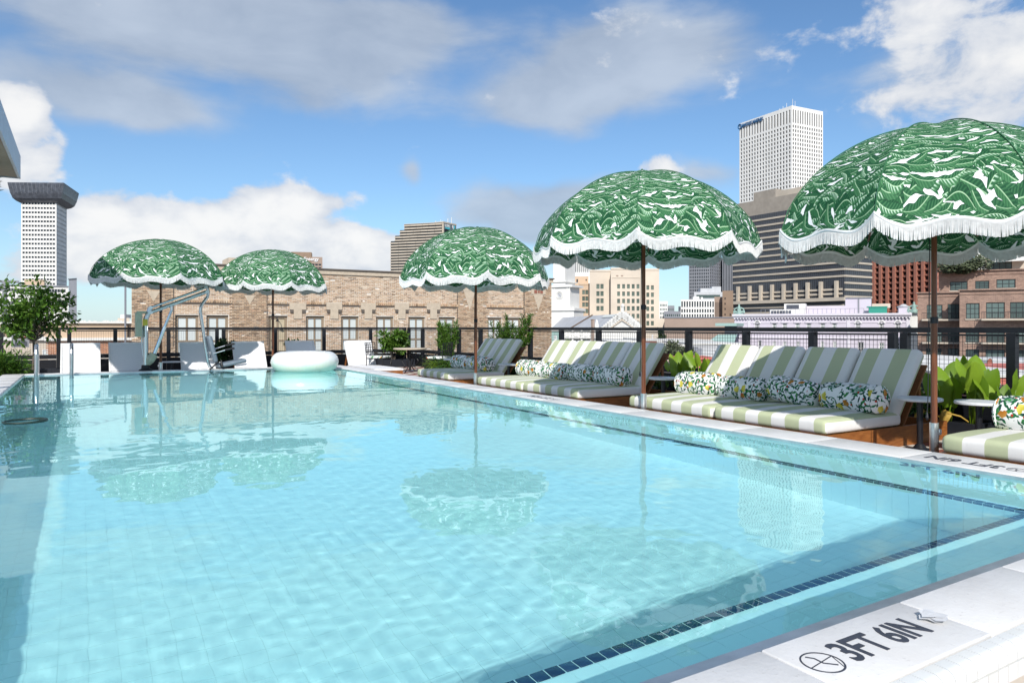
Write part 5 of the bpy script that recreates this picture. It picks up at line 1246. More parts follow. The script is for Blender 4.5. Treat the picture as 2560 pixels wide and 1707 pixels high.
# planters along the fences
def planter(x0, y0, x1, y1, z1, label, name='planter_box'):
    t = thing(name, label, 'planter', ((x0 + x1) / 2, (y0 + y1) / 2, DZ)); w = .03
    m = MB()
    m.box((x0, y0, DZ), (x0 + w, y1, z1)).box((x1 - w, y0, DZ), (x1, y1, z1)).box((x0 + w, y0, DZ), (x1 - w, y0 + w, z1)).box((x0 + w, y1 - w, DZ), (x1 - w, y1, z1)); m.build('shell', M['planter'], t)
    MB().box((x0 + w, y0 + w, DZ), (x1 - w, y1 - w, z1 - .04)).build('soil', M['soil'], t); return t
for y0, y1, lb in ((1.2, 3.55, 'dark planter box at the right end holding broad lime leaves'), (3.65, 6.0, 'dark planter box behind the nearer pair of striped daybeds'), (6.1, 8.4, 'dark planter box behind the side table between two daybed groups'), (8.5, 11.0, 'dark planter box behind the middle daybeds'), (11.1, 14.0, 'dark planter box under the tall spindly shrub behind the farthest daybed'), (14.1, 17.0, 'dark planter box under the slim conifer shrub by the bistro set')):
    planter(7.62, y0, 8.12, y1, -.07, lb)
planter(7.0, 18.7, 8.1, 19.3, .0, 'dark planter box in the far corner under the bushy round shrub'); planter(2.6, 18.75, 3.8, 19.3, -.02, 'dark planter box behind the pool lift chair'); planter(4.2, 18.75, 5.4, 19.3, -.02, 'dark planter box behind the white swim ring')
# ================================================================== PARASOLS
def make_parasol():
    t = thing('parasol', '', 'parasol', (0, 0, DZ)); N = 8; Rr, ZR, H = 1.20, 1.85, .80
    MB().tube([(0, 0, -.05), (0, 0, 1.15)], .024, 12).tube([(0, 0, 1.15), (0, 0, 2.62)], .021, 12).build('pole', M['pole'], t)
    MB().tube([(0, 0, DZ), (0, 0, .16)], .034, 14).build('sleeve', M['steel'], t); MB().lathe([(.13, DZ), (.13, DZ + .015), (.05, DZ + .03), (.04, DZ + .05)], (0, 0), 20).build('base_plate', M['steel'], t)
    MB().tube([(-.03, 0, .08), (-.075, 0, .08)], .012, 8).lathe([(.0, .055), (.028, .06), (.03, .08), (.028, .10), (0, .105)], (-.085, 0), 8).build('knob', M['steel'], t)
    MB().tube([(0, 0, 1.12), (0, 0, 1.17)], .03, 12).build('joint_ring', M['black'], t)
    MB().tube([(.03, -.02, 1.9), (.034, -.026, 1.2), (.036, -.03, .9), (.045, -.03, .55), (.05, -.035, .42)], .004, 5).lathe([(.006, .37), (.013, .39), (.006, .43)], (.05, -.035), 6).build('pull_cord', M['black'], t)
    MB().tube([(0, 0, 1.93), (0, 0, 2.05)], .04, 12).build('runner', M['black'], t)
    def rim(tl):           # edge drop across one gore
        u = abs(2 * tl - 1)
        if u < .60: return -.062 - .040 * (1 - math.cos(math.pi * u / .60)) / 2
        return -.102 + .102 * ((u - .60) / .40) ** 1.7
    def rad(tl):           # flat panels between ribs, a little billow
        a = (tl - .5) * 2 * math.pi / N; ch = math.cos(math.pi / N) / math.cos(a); return Rr * (ch * 1.08 - .08)
    nu, nv = 20, 16; v, f, uvs = [], [], []
    for g in range(N):
        base = len(v)
        for i in range(nu + 1):
            tl = i / nu; th = 2 * math.pi * (g + tl) / N; rr = rad(tl)
            for j in range(nv + 1):
                if j < nv - 2:
                    s_ = (j / (nv - 3)); s_ = s_ ** .85
                    r = rr * s_ * (1 + .0 * s_); z = ZR + H * (1 - s_ * s_) ** .66 - .018 * math.sin(math.pi * tl) * 0
                    z -= .03 * math.sin(math.pi * tl) ** 2 * s_ * (1 - s_) * 2
                    ml = s_ * 1.45
                else:
                    q = (j - nv + 3) / 3; dr = rim(tl); r = rr + .016 * q + .012 * math.sin(4 * math.pi * tl) * q; z = ZR + dr * q; ml = 1.45 - dr * q
                v.append((r * math.cos(th), r * math.sin(th), z)); uvs.append((g * 1.37 + (tl - .5) * rr * .785 * min(1, ml / 1.45), ml))
        for i in range(nu):
            for j in range(nv):
                a = base + i * (nv + 1) + j; f.append((a, a + 1, a + nv + 2, a + nv + 1))
    me = bpy.data.meshes.new('canopy'); me.from_pydata(v, [], f); me.materials.append(M['leafcloth']); uv = me.uv_layers.new(name='uv')
    for li, l in enumerate(me.loops): uv.data[li].uv = uvs[l.vertex_index]
    me.polygons.foreach_set('use_smooth', [True] * len(f)); can = put('canopy', me, t)
    # braid and fringe strands follow the scalloped edge
    tr, fr = MB(), MB(); rng = random.Random(4); n = 1040; prev = None
    for i in range(n):
        gg = i / n * N; tl = gg % 1; th = 2 * math.pi * gg / N; z = ZR + rim(tl); r = rad(tl) + .020 + .012 * math.sin(4 * math.pi * tl); c, s_ = math.cos(th), math.sin(th)
        w = .0052; L = .097 + rng.uniform(-.003, .003); o = rng.gauss(0, .0015); lean = rng.gauss(0, .003)
        tx, ty = -s_ * w, c * w; b = len(fr.v); r2 = r + .006 + rng.uniform(-.003, .004)
        fr.v += [(r * c - tx, r * s_ - ty, z - .012), (r * c + tx, r * s_ + ty, z - .012), ((r + .006) * c, (r + .006) * s_, z - .012),
                 (r2 * c - tx * .9 + lean * -s_, r2 * s_ - ty * .9 + lean * c, z - L), (r2 * c + tx * .9 + lean * -s_, r2 * s_ + ty * .9 + lean * c, z - L), ((r2 + .005) * c + lean * -s_, (r2 + .005) * s_ + lean * c, z - L)]
        fr.f += [(b, b + 1, b + 4, b + 3), (b + 1, b + 2, b + 5, b + 4), (b + 2, b, b + 3, b + 5), (b + 3, b + 4, b + 5)]; fr.m += [0] * 4
    for i in range(321):
        gg = (i % 320) / 320 * N; tl = gg % 1; th = 2 * math.pi * gg / N; z = ZR + rim(tl); r = rad(tl) + .018 + .012 * math.sin(4 * math.pi * tl); c, s_ = math.cos(th), math.sin(th)
        q = [(r * c, r * s_, z + .014), ((r + .006) * c, (r + .006) * s_, z), (r * c, r * s_, z - .018), ((r - .004) * c, (r - .004) * s_, z)]
        if prev: [tr.quad(prev[k], prev[(k + 1) % 4], q[(k + 1) % 4], q[k]) for k in range(4)]
        prev = q
    fo = fr.build('fringe', M['fringe'], t, kind='stuff'); tr.build('braid', M['trim'], t, True)
    for k in range(N):
        th = 2 * math.pi * k / N; c, s_ = math.cos(th), math.sin(th); pts = []
        for s__ in np.linspace(.02, .99, 14): pts.append(((Rr * s__ - .02) * c, (Rr * s__ - .02) * s_, ZR - .018 + H * (1 - s__ * s__) ** .66))
        m = MB(); m.tube(pts, .009, 6); m.build('rib', M['pole'], t)
        m = MB(); m.tube([((Rr * q + .003) * c, (Rr * q + .003) * s_, ZR + .004 + H * (1 - q * q) ** .66) for q in np.linspace(.0, 1.0, 22) ** .8], .0045, 5); m.build('seam', M['seam'], t)
        m = MB(); m.tube([(.04 * c, .04 * s_, 1.99), (.62 * Rr * c, .62 * Rr * s_, ZR - .03 + H * (1 - .62 ** 2) ** .66)], .008, 6); m.build('strut', M['pole'], t)
    m = MB(); th = 2 * math.pi * .28 / N; a = Vector((1.06 * math.cos(th), 1.06 * math.sin(th), ZR - .04)); e = Vector((-math.sin(th), math.cos(th), 0)); m.quad(a, a + e * .10, a + e * .10 + Vector((.0, 0, -.06)), a + Vector((0, 0, -.06))); m.build('care_label', M['fringe'], t)
    return t
par = make_parasol(); bpy.context.view_layer.update()
spots = [(5.66, 3.02, -17, 'nearest and largest-looking banana leaf parasol, cut by the right edge of the photo'), (5.38, 6.04, -3, 'banana leaf parasol standing by the left end of the nearer daybed group'),
         (5.46, 10.15, 8, 'banana leaf parasol in front of the brick warehouse, beside the farthest daybed'), (3.80, 17.0, 17, 'banana leaf parasol standing at the far end behind the white swim ring'), (1.43, 16.72, 15, 'leftmost banana leaf parasol, behind the pool lift mast')]
for i, (x, y, phi, lb) in enumerate(spots):
    o = par if i == 0 else copy_tree(par); o.location = (x, y, DZ); o.scale = ((.965, .965, 1), (1.03, 1.03, 1), (1, 1, 1), (1.06, 1.06, 1), (1.10, 1.10, 1))[i]; c = Vector((-x, -y, 0)).normalized(); rt = Vector((c.y * -1, c.x, 0)) * -1
    f_ = -c; rt = Vector((f_.y, -f_.x, 0)); d = c * math.cos(R(phi)) + rt * math.sin(R(phi)); o.rotation_euler = (0, 0, math.atan2(d.y, d.x))
    tag(o, lb, 'parasol', 'banana leaf parasols round the pool')
    for ch in o.children:          # poles are set to slightly different heights in their sleeves
        if ch.name.split('.')[0] not in ('sleeve', 'base_plate', 'knob'): ch.matrix_parent_inverse = Matrix.Translation((0, 0, (-.19, .17, .05, .23, .29)[i])) @ ch.matrix_parent_inverse
# ================================================================== STRIPED DAYBEDS
def striped(me, hw, ztop, shift=0.0):
    me.materials.append(M['stripe'])
    def fn(co, n, p):
        u = co.y
        if abs(n.y) > .75: u = (hw if n.y > 0 else -hw) + (1 if n.y > 0 else -1) * (ztop - co.z) * (1 if abs(n.y) > .75 else 0)
        return (u + shift, co.x)
    uvset(me, fn); return me
def puff(me, seed):
    """soft dents and a slight crown, different on every cushion"""
    bm = bmesh.new(); bm.from_mesh(me); bmesh.ops.subdivide_edges(bm, edges=[e for e in bm.edges if e.calc_length() > .2], cuts=9, use_grid_fill=True)
    off = Vector((random.random() * 40, seed * 7, random.random() * 40)); hx = max(v.co.x for v in bm.verts); hy = max(v.co.y for v in bm.verts)
    for v in bm.verts:
        q = noise.noise(v.co * 3.2 + off) * .007 + noise.noise(v.co * 9 + off) * .0028
        if abs(v.co.z) > .02: v.co.z += (q + .010 * (1 - (v.co.x / hx) ** 2) * (1 - (v.co.y / hy) ** 2)) * (1 if v.co.z > 0 else .2)
        v.co.y += noise.noise(v.co * 2.5 - off) * .004; v.co.x += noise.noise(v.co * 2.5 + off * 2) * .004
    bm.to_mesh(me); bm.free(); me.polygons.foreach_set('use_smooth', [True] * len(me.polygons))
def make_daybed(W):
    """feet towards the pool (-x), back towards the fence (+x); origin at the centre of the front edge on the deck"""
    t = thing('daybed', '', 'daybed', (0, 0, 0)); h = W / 2
    m = MB(); zt = .185
    m.box((.03, -h, 0), (.06, h, zt)).box((.06, -h, 0), (1.95, -h + .03, zt)).box((.06, h - .03, 0), (1.95, h, zt)).box((1.92, -h + .03, 0), (1.95, h - .03, zt)).box((.06, -h + .03, zt - .05), (1.15, h - .03, zt - .025)); m.build('platform', M['teak'], t)
    me = rounded(1.16, W - .02, .13, .042, 4); puff(me, W)
    for v in me.vertices:
        if v.co.z > 0: v.co.z += .012 * math.cos(v.co.x * 2.2) * math.cos(v.co.y / W * 2.6) + .004 * math.sin(v.co.y * 23)
    striped(me, h, .065, .075); put('mattress', me, t, (.60, 0, .185 + .067))
    a = R(54)
    for s_ in (-1, 1):
        w = h - .03
        me = rounded(.78, w, .13, .055, 4); puff(me, w + s_); striped(me, w / 2, .06, .225); o = put('backrest', me, t, (1.335, s_ * (h / 2), .185 + .385)); o.rotation_euler = (0, -a, 0)
        b = MB(); ax = Vector((math.cos(a), 0, math.sin(a))); nn = Vector((math.sin(a), 0, -math.cos(a)))
        o3 = Vector((1.14, s_ * (h / 2) - w / 2 + .01, .19)) + nn * .064
        for k in range(6):
            b = MB(); b.obox(o3 + Vector((0, 1, 0)) * (k * (w - .02) / 6) , ax * .74, Vector((0, (w - .02) / 6 - .012, 0)), nn * .02); b.build('back_slat', M['teak_dark'], t)
        m = MB(); q = Vector((1.55, s_ * (h - .05), .185)); m.bar(q, q + Vector((-.03, 0, .38)), .025, .04); m.build('prop', M['teak_dark'], t)
    return t
def place_daybed(y0, y1, lb):
    t = make_daybed(y1 - y0 - .012); bpy.context.view_layer.update(); t.location = (5.46, (y0 + y1) / 2, DZ); tag(t, lb, 'daybed', 'striped daybeds along the right side'); return t
for y0, y1, lb in ((1.50, 2.90, 'striped daybed cut by the right edge of the photo, nearest of all'), (3.82, 5.13, 'striped daybed in the shade of the nearest parasol, left of the two small round tables'), (5.13, 6.44, 'striped daybed half in sun, joined to the left side of the shaded nearer daybed'),
                   (7.40, 8.78, 'striped daybed right behind the pole of the second parasol from the right'), (8.78, 10.16, 'sunlit striped daybed joined to the left side of the one behind the parasol pole'), (11.2, 12.58, 'farthest striped daybed, beside the iron bistro set')):
    place_daybed(y0, y1, lb)
def bolster_mesh():
    r, L, n, k = .134, .565, 28, 22; prof = [(-L / 2 - .035, .0), (-L / 2 - .034, .045), (-L / 2 - .022, .09), (-L / 2, .122), (-L / 2 + .006, .134), (-L / 2 + .014, .134), (-L / 2 + .020, .127)]
    prof += [(x, r + .007 * math.cos(x * 5.0)) for x in np.linspace(-L / 2 + .05, L / 2 - .05, 11)]
    prof += [(-x, q) for x, q in prof[6::-1]]
    v, f, uv = [], [], []
    for i, (x, q) in enumerate(prof):
        for j in range(n + 1):
            a = 2 * math.pi * j / n; dent = 1 - .05 * (1 - math.cos(a)) * 0 ; fl = q * math.sin(a)
            fl = max(fl, -.115) if q > .1 else fl
            v.append((q * math.cos(a) * (1.04), x, fl)); uv.append((x, a * .125 + (.0 if .03 < i else 0)))
    for i in range(len(prof) - 1):
        for j in range(n): a = i * (n + 1) + j; f.append((a, a + 1, a + n + 2, a + n + 1))
    me = bpy.data.meshes.new('bolster'); me.from_pydata(v, [], f); me.materials.append(M['citrus']); ul = me.uv_layers.new(name='uv')
    for li, l in enumerate(me.loops):
        x, a = uv[l.vertex_index]; ul.data[li].uv = (x, a)
    for p in me.polygons:      # the round ends take the print flat
        if abs(p.normal.y) > .7:
            for li in p.loop_indices: co = me.vertices[me.loops[li].vertex_index].co; ul.data[li].uv = (co.x + (.4 if co.y > 0 else 1.1), co.z)
    me.polygons.foreach_set('use_smooth', [True] * len(f)); me.set_sharp_from_angle(angle=R(50)); return me
bol = bolster_mesh(); rng = random.Random(12)
for x, y, rz, rx, lb in ((6.28, 2.55, 3, 20, 'citrus print bolster at the right edge of the photo beside the nearer round table'), (6.33, 4.13, -4, 0, 'citrus print bolster at the right end of the shaded daybed, beside the round table'), (6.35, 4.79, -7, 60, 'citrus print bolster with its end raised, second from the round table on the shaded daybed'),
                     (6.32, 5.46, -3, 140, 'citrus print bolster second from the left on the half sunlit daybed'), (6.31, 6.10, 2, 210, 'leftmost citrus print bolster of the nearer daybed group, in full sun'),
                     (6.32, 7.74, -3, 250, 'citrus print bolster partly hidden by the parasol pole'), (6.33, 8.40, -5, 300, 'citrus print bolster just left of the parasol pole, half in shade'), (6.31, 9.10, 4, 30, 'citrus print bolster second from the left on the middle daybeds'), (6.30, 9.76, 5, 90, 'leftmost citrus print bolster of the middle daybeds'),
                     (6.32, 11.55, -2, 120, 'right hand citrus print bolster on the farthest daybed'), (6.30, 12.22, 2, 180, 'citrus print bolster behind the slim pole on the farthest daybed')):
    me = bol.copy(); ul = me.uv_layers[0]; o_ = rx / 57.3 * .125
    for d in ul.data: d.uv.y += o_; d.uv.x += rng.uniform(0, 0)
    o = put('bolster', me, None, (x, y, .104 + .112 + (.012 if 'raised' in lb else 0))); k_ = rng.uniform(.97, 1.06); o.scale = (rng.uniform(1.0, 1.06), rng.uniform(.97, 1.02), k_); o.location.z += (k_ - 1) * .115; o.rotation_euler = (R(5) if 'raised' in lb else R(rng.uniform(-1, 1)), 0, R(rz)); tag(o, lb, 'bolster', 'citrus print bolsters on the daybeds')
# ================================================================== SIDE TABLES
def make_table():
    t = thing('side_table', '', 'side table', (0, 0, 0))
    MB().lathe([(.0, .452), (.178, .452), (.186, .458), (.186, .474), (.180, .48), (.0, .48)], (0, 0), 40, caps=False).build('table_top', M['tabletop'], t, True)
    MB().tube([(0, 0, .03), (0, 0, .45)], .026, 14).build('column', M['black'], t); MB().lathe([(.15, 0), (.15, .008), (.06, .022), (.03, .06)], (0, 0), 24).build('foot', M['black'], t, True); return t
tb = make_table(); bpy.context.view_layer.update()
for i, (x, y, lb) in enumerate(((6.53, 3.61, 'small round white table at the right end of the shaded daybed'), (6.65, 3.17, 'small round white table by the broad lime leaves, right of the last parasol pole'), (6.37, 6.78, 'small round white table between the middle and nearer daybed groups'), (6.40, 10.68, 'small round white table between the farthest and middle daybeds'), (6.45, 12.98, 'small round white table left of the farthest daybed'))):
    o = tb if i == 0 else copy_tree(tb); o.location = (x, y, DZ); tag(o, lb, 'side table', 'round side tables by the daybeds')
for x, y, s_, lb in ((1.72, 17.45, .36, 'round white table behind the pool lift mast at the far end'), (5.30, 17.75, .30, 'low white table between two sling loungers at the far end')):
    o = copy_tree(tb); o.location = (x, y, DZ); o.scale = (1.2, 1.2, s_ / .48); tag(o, lb, 'side table', 'round white tables at the far end')
# ================================================================== SLING LOUNGERS
def make_lounger():
    t = thing('sling_lounger', '', 'sun lounger', (0, 0, 0)); w = .36
    z = .17
    m = MB(); m.box((-w, -1.75, z - .045), (-w + .035, .12, z)).box((w - .035, -1.75, z - .045), (w, .12, z)).box((-w + .036, -1.75, z - .045), (w - .036, -1.715, z)); m.build('seat_frame', M['slingframe'], t)
    MB().box((-w + .037, -1.713, z - .012), (w - .037, .03, z + .004)).build('seat_sling', M['sling'], t)
    m = MB(); m.box((-w + .01, -1.74, .0), (w - .01, -.1, z - .05)); m.build('teak_base', M['teak'], t)
    a = Vector((0, .40, .60)); ax = Vector((1, 0, 0))
    for s_ in (-1, 1): m = MB(); m.bar((s_ * (w - .018), .02, z + .0), (s_ * (w - .018), .02 + a.y, z + a.z), .035, .028); m.build('back_frame', M['slingframe'], t)
    m = MB(); m.obox((-w + .037, .03, z + .01), (2 * w - .074, 0, 0), a * .985, Vector((0, .01, -.006))); m.build('back_sling', M['sling'], t); m = MB(); m.bar((-w, .02 + a.y, z + a.z), (w, .02 + a.y, z + a.z), .03, .03); m.build('top_bar', M['slingframe'], t)
    for s_ in (-1, 1): m = MB(); m.bar((s_ * (w - .05), .26, z + .33), (s_ * (w - .05), .5, .02), .03, .03); m.build('prop', M['teak'], t)
    for x, y in ((-w + .04, .08), (w - .04, .08)): MB().cbox((x, y, (z - .05) / 2), .05, .05, z - .05).build('leg', M['teak'], t)
    return t
lg = make_lounger(); bpy.context.view_layer.update()
for i, (x, rz, lb) in enumerate(((-.02, 0, 'white sling lounger beside the right pool ladder rail, leftmost of the row'), (.86, 0, 'white sling lounger just left of the pool lift mast'), (2.25, 0, 'white sling lounger between the pool lift mast and its chair'), (3.36, 0, 'white sling lounger right behind the pool lift seat'), (4.66, 0, 'white sling lounger behind the white swim ring'), (6.02, 0, 'white sling lounger at the right end of the row near the bistro set'))):
    o = lg if i == 0 else copy_tree(lg); o.location = (x, 17.25 + (0, .25, .05, -.05, .3, -.1)[i], DZ); tag(o, lb, 'sun lounger', 'white sling loungers along the far end')
# ================================================================== POOL LIFT
def pool_lift():
    Y = 16.52; B = onY(364, Y); t = thing('pool_lift', 'grey metal pool lift with a blue grey plastic chair at the far end', 'pool lift', (B[0], Y, 0))
    def q(px, py, y=Y): p = onY(px, y); return (p[0], y, zat(py, dep(*p)))
    m = MB(); a, b = q(364, 912), q(364, 796); m.tube([(a[0], Y, -.0), b], .046, 14); m.build('mast', M['chrome'], t)
    MB().lathe([(.13, 0), (.13, .02), (.08, .05), (.075, .12)], B, 16).build('base', M['strap'], t)
    m = MB(); a, b = q(338, 781), q(355, 842); m.box((a[0], Y - .08, b[2]), (b[0], Y + .10, a[2])); m.build('battery_box', M['boxbeige'], t); m = MB(); a, b = q(342, 783), q(351, 778); m.box((a[0], Y - .09, a[2]), (b[0] + .1, Y + .11, b[2])); m.build('box_lid', M['boxbeige'], t)
    a = q(363, 806, Y - .1); m = MB(); m.cbox(a, .09, .012, .13); m.build('warning_sticker', M['yellow'], t)
    m = MB(); m.tube([q(364, 800), q(370, 785), q(376, 769)], .05, 10); m.build('pivot_bracket', M['steel_dull'], t)
    m = MB(); m.tube([q(376, 781), q(518, 729)], .038, 12); m.build('lower_arm', M['chrome'], t); m = MB(); m.tube([q(377, 769), q(514, 719)], .024, 10); m.build('upper_arm', M['chrome'], t)
    for px, py in ((377, 769), (378, 781), (518, 729), (515, 718)): a = q(px, py, Y - .05); m = MB(); m.tube([a, (a[0], Y + .05, a[2])], .035, 10); m.build('pivot_bolt', M['steel_dull'], t)
    m = MB(); m.tube([q(430, 774), q(411, 819)], .028, 10); m.build('actuator_rod', M['chrome'], t); m = MB(); m.tube([q(412, 817), q(386, 884)], .038, 12); m.build('actuator', M['chrome'], t); m = MB(); m.tube([q(385, 885), q(374, 901), q(367, 912)], [.085, .09, .05], 12); m.build('motor', M['boxbeige'], t); m = MB(); m.tube([q(429, 764), q(429, 775)], .03, 8); m.build('actuator_lug', M['chrome'], t)
    m = MB(); m.tube([q(517, 716), q(521, 730), q(519, 742), q(508, 757), q(502, 768), q(501, 782), q(507, 820), q(514, 870), q(520, 905), q(524, 916), q(531, 923)], .034, 12); m.build('hanger_tube', M['chrome'], t)
    m = MB(); m.tube([q(360, 800), q(354, 850), q(358, 892), q(371, 895)], .012, 6); m.build('cable', M['whiteplastic'], t)
    def pad(pts, w, th, name, mt):
        pts = [Vector(p) for p in pts]; d = pts[1] - pts[0]; me = rounded(d.length, w, th, .035, 3); me.materials.append(mt); o = put(name, me, None, (pts[0] + pts[1]) / 2); o.rotation_euler = (0, -math.atan2(d.z, d.x), 0); o.parent = t; o.matrix_parent_inverse = base_matrix(t).inverted(); return o
    pad((q(521, 840), q(537, 905)), .42, .09, 'chair_back', M['seatgrey']); s_ = pad((q(541, 915), q(612, 900)), .44, .085, 'chair_seat', M['seatgrey'])
    for dy, py in ((-.22, 884), (.22, 873)):
        m = MB(); m.tube([q(534, py, Y + dy), q(563, py - 9, Y + dy)], .014, 8); m.build('armrest', M['steel'], t); m = MB(); m.tube([q(562, py - 9, Y + dy), q(586, py - 14, Y + dy)], .022, 8); m.build('arm_grip', M['strap'], t)
    m = MB(); m.tube([q(524, 924, Y - .24), q(545, 905, Y - .24), q(556, 918, Y - .25)], .02, 6); m.tube([q(556, 918, Y - .25), q(553, 903, Y - .2)], .022, 6); m.build('strap', M['strap'], t)
    m = MB(); m.tube([q(522, 882), q(532, 884)], .03, 8); m.tube([q(522, 898), q(530, 899)], .03, 8); m.build('chair_bracket', M['steel'], t)
pool_lift()
# ================================================================== SWIM RING, LADDER RAILS, HOOP
t = thing('swim_ring', 'white inflatable swim ring with a pale green tint floating at the far end', 'swim ring', (4.10, 15.35, WZ)); Ra, ra = .485, .215
m = MB(); n, k = 72, 28
for i in range(n):
    A_ = 2 * math.pi * i / n; sc = 1 - .012 * abs(math.sin(A_ * 12))
    for j in range(k): b_ = 2 * math.pi * j / k; r = Ra + ra * sc * math.cos(b_); m.v.append((r * math.cos(A_), r * math.sin(A_), ra * sc * math.sin(b_)))
m.f = [(i * k + j, ((i + 1) % n) * k + j, ((i + 1) % n) * k + (j + 1) % k, i * k + (j + 1) % k) for i in range(n) for j in range(k)]; m.m = [0] * len(m.f)
o = put('tube', m.mesh('tube', M['vinyl'], 2)); o.location = (4.10, 15.35, .165); o.parent = t; o.matrix_parent_inverse = base_matrix(t).inverted()
m = MB(); m.tube([(4.10 + .3, 15.35 - .4, .36), (4.10 + .3, 15.35 - .42, .39)], .014, 8); m.build('valve', M['whiteplastic'], t)
t = thing('pool_ladder', 'pair of curved stainless ladder rails at the far left corner of the pool', 'ladder', (-.48, 16.35, 0))
for x in (-.74, -.17):
    pts = [(x, PY1 - .13, -.95), (x, PY1 - .13, .30)] + [(x, PY1 + .07 - .20 * math.cos(a), .36 + .20 * math.sin(a)) for a in np.linspace(.15, math.pi - .15, 9)] + [(x, PY1 + .27, .28), (x, PY1 + .27, -.02)]
    m = MB(); m.tube(pts, .033, 14); m.build('rail', M['steel'], t)
    m = MB(); m.tube([(x, PY1 - .13, .06), (x, PY1 + .27, .16)], .018, 8); m.build('crossbar', M['steel'], t)
for z in (-.25, -.52, -.8): m = MB(); m.box((-.74, PY1 - .17, z), (-.17, PY1 - .08, z + .025)); m.build('step', M['steel'], t)
m = MB(); c = Vector((*onY(62, 1)[:1], 0, 0)); d_ = .945 * FPX / (1060 - HY); hx, hy = P(62, d_)
m.tube([(hx + .175 * math.cos(q), hy + .175 * math.sin(q), WZ + .008) for q in np.linspace(0, 6.283, 40)[:-1]], [.010 + .010 * max(0, math.cos(q - .2)) for q in np.linspace(0, 6.283, 40)[:-1]], 8, closed=True)
tag(m.build('float_hoop', M['darkgreen'], None, True), 'thin dark hoop floating on the water near the left edge', 'hoop')
# ================================================================== BISTRO SET
def bistro():
    c = Vector((6.95, 16.35, DZ)); t = thing('bistro_table', 'round stone topped iron bistro table between two iron chairs', 'table', c)
    MB().lathe([(.0, .57), (.40, .57), (.41, .58), (.41, .605), (.0, .61)], c.xy, 40, caps=False).build('table_top', M['stucco'], t, True).location.z = 0
    for o in t.children: o.data.transform(Matrix.Translation((0, 0, DZ)))
    m = MB(); m.tube([c + Vector((0, 0, .05)), c + Vector((0, 0, .57))], .028, 10); m.build('column', M['castiron'], t)
    for k in range(4):
        a = R(45 + 90 * k); d = Vector((math.cos(a), math.sin(a), 0)); m = MB(); m.tube([c + d * .05 + Vector((0, 0, .5)), c + d * .22 + Vector((0, 0, .3)), c + d * .12 + Vector((0, 0, .14)), c + d * .34 + Vector((0, 0, .01))], .012, 8); m.build('scroll_leg', M['castiron'], t)
    def chair(x, y, rz, lb):
        t = thing('iron_chair', lb, 'chair', (0, 0, 0)); w = .23; r_ = .011
        for s_ in (-1, 1):
            m = MB(); m.tube([(s_ * w, .22, 0), (s_ * w, .22, .36), (s_ * (w + .01), .26, .74)], r_, 8); m.build('rear_leg', M['castiron'], t); m = MB(); m.tube([(s_ * w, -.22, 0), (s_ * w, -.22, .50), (s_ * (w + .02), .0, .54), (s_ * w, .24, .52)], r_, 8); m.build('front_leg', M['castiron'], t)
            m = MB(); m.tube([(s_ * w * math.cos(q) , -.22 + 0 * q, .34 - .24 * math.sin(q)) for q in np.linspace(0, math.pi, 11)][:6] if s_ > 0 else [(s_ * w * math.cos(q), -.22, .34 - .24 * math.sin(q)) for q in np.linspace(0, math.pi / 2, 6)], r_, 8); m.build('brace', M['castiron'], t)
        for z in (.44, .50, .56, .62, .68, .735): m = MB(); y_ = .22 + (z - .36) * .105; m.tube([(-w, y_, z), (0, y_ + .03, z), (w, y_, z)], .009, 6); m.build('back_rail', M['castiron'], t)
        for k in range(1, 5): x_ = -w + 2 * w * k / 5; m = MB(); cy = .03 * (1 - (x_ / w) ** 2); m.bar((x_, .228 + cy, .44), (x_, .259 + cy, .735), .03, .006); m.build('back_strip', M['castiron'], t)
        m = MB(); m.box((-w, -.22, .335), (w, .22, .35)); m.build('seat', M['castiron'], t)
        me = rounded(.46, .46, .06, .025, 3); me.materials.append(M['citrus']); uvset(me, lambda co, n, p: (co.x, co.y + co.z)); 
        bpy.context.view_layer.update(); t.location = (x, y, DZ); t.rotation_euler = (0, 0, R(rz)); tag(t, lb, 'chair', 'iron bistro chairs')
        o = put('seat_cushion', me, None, (x, y, DZ + .382)); o.rotation_euler = (0, 0, R(rz)); tag(o, 'thin citrus print cushion on ' + ('the right hand' if x > 7 else 'the left hand') + ' iron chair', 'cushion', 'cushions on the iron chairs')
    chair(6.35, 16.9, 40, 'iron bistro chair with a basket weave back, left of the bistro table'); chair(7.45, 15.75, 215, 'iron bistro chair with its back to us, right of the bistro table')
bistro()
m = MB(); m.lathe([(.15, DZ), (.21, DZ + .26), (.22, DZ + .28), (.19, DZ + .28), (.17, DZ + .2)], (7.35, 15.1), 20); tag(m.build('plant_pot', M['planter'], None, True), 'black round pot on the deck beside the iron chair', 'pot')
# ================================================================== PLANTS
def leafmesh(m, p, d, L, W, up=None, fold=.25, curl=.2):
    """a pointed leaf of six faces from p along d"""
    d = d.normalized(); u = d.cross(up or Vector((0, 0, 1))); u = d.orthogonal() if u.length < .05 else u; u.normalize(); n = u.cross(d).normalized(); b = len(m.v)
    for (s_, w, h) in ((0, .08, 0), (.35, 1, .03), (.7, .75, -.02), (1, .03, -.12)):
        c = p + d * (L * s_) + n * (L * (h - curl * s_ * s_)); m.v += [tuple(c - u * W / 2 * w + n * W * fold * w * .5), tuple(c), tuple(c + u * W / 2 * w + n * W * fold * w * .5)]
    for i in range(3):
        q = b + i * 3; m.f += [(q, q + 1, q + 4, q + 3), (q + 1, q + 2, q + 5, q + 4)]; m.m += [0, 0]
def rvec(rng, zs=1.0): return Vector((rng.gauss(0, 1), rng.gauss(0, 1), rng.gauss(0, 1) * zs)).normalized()
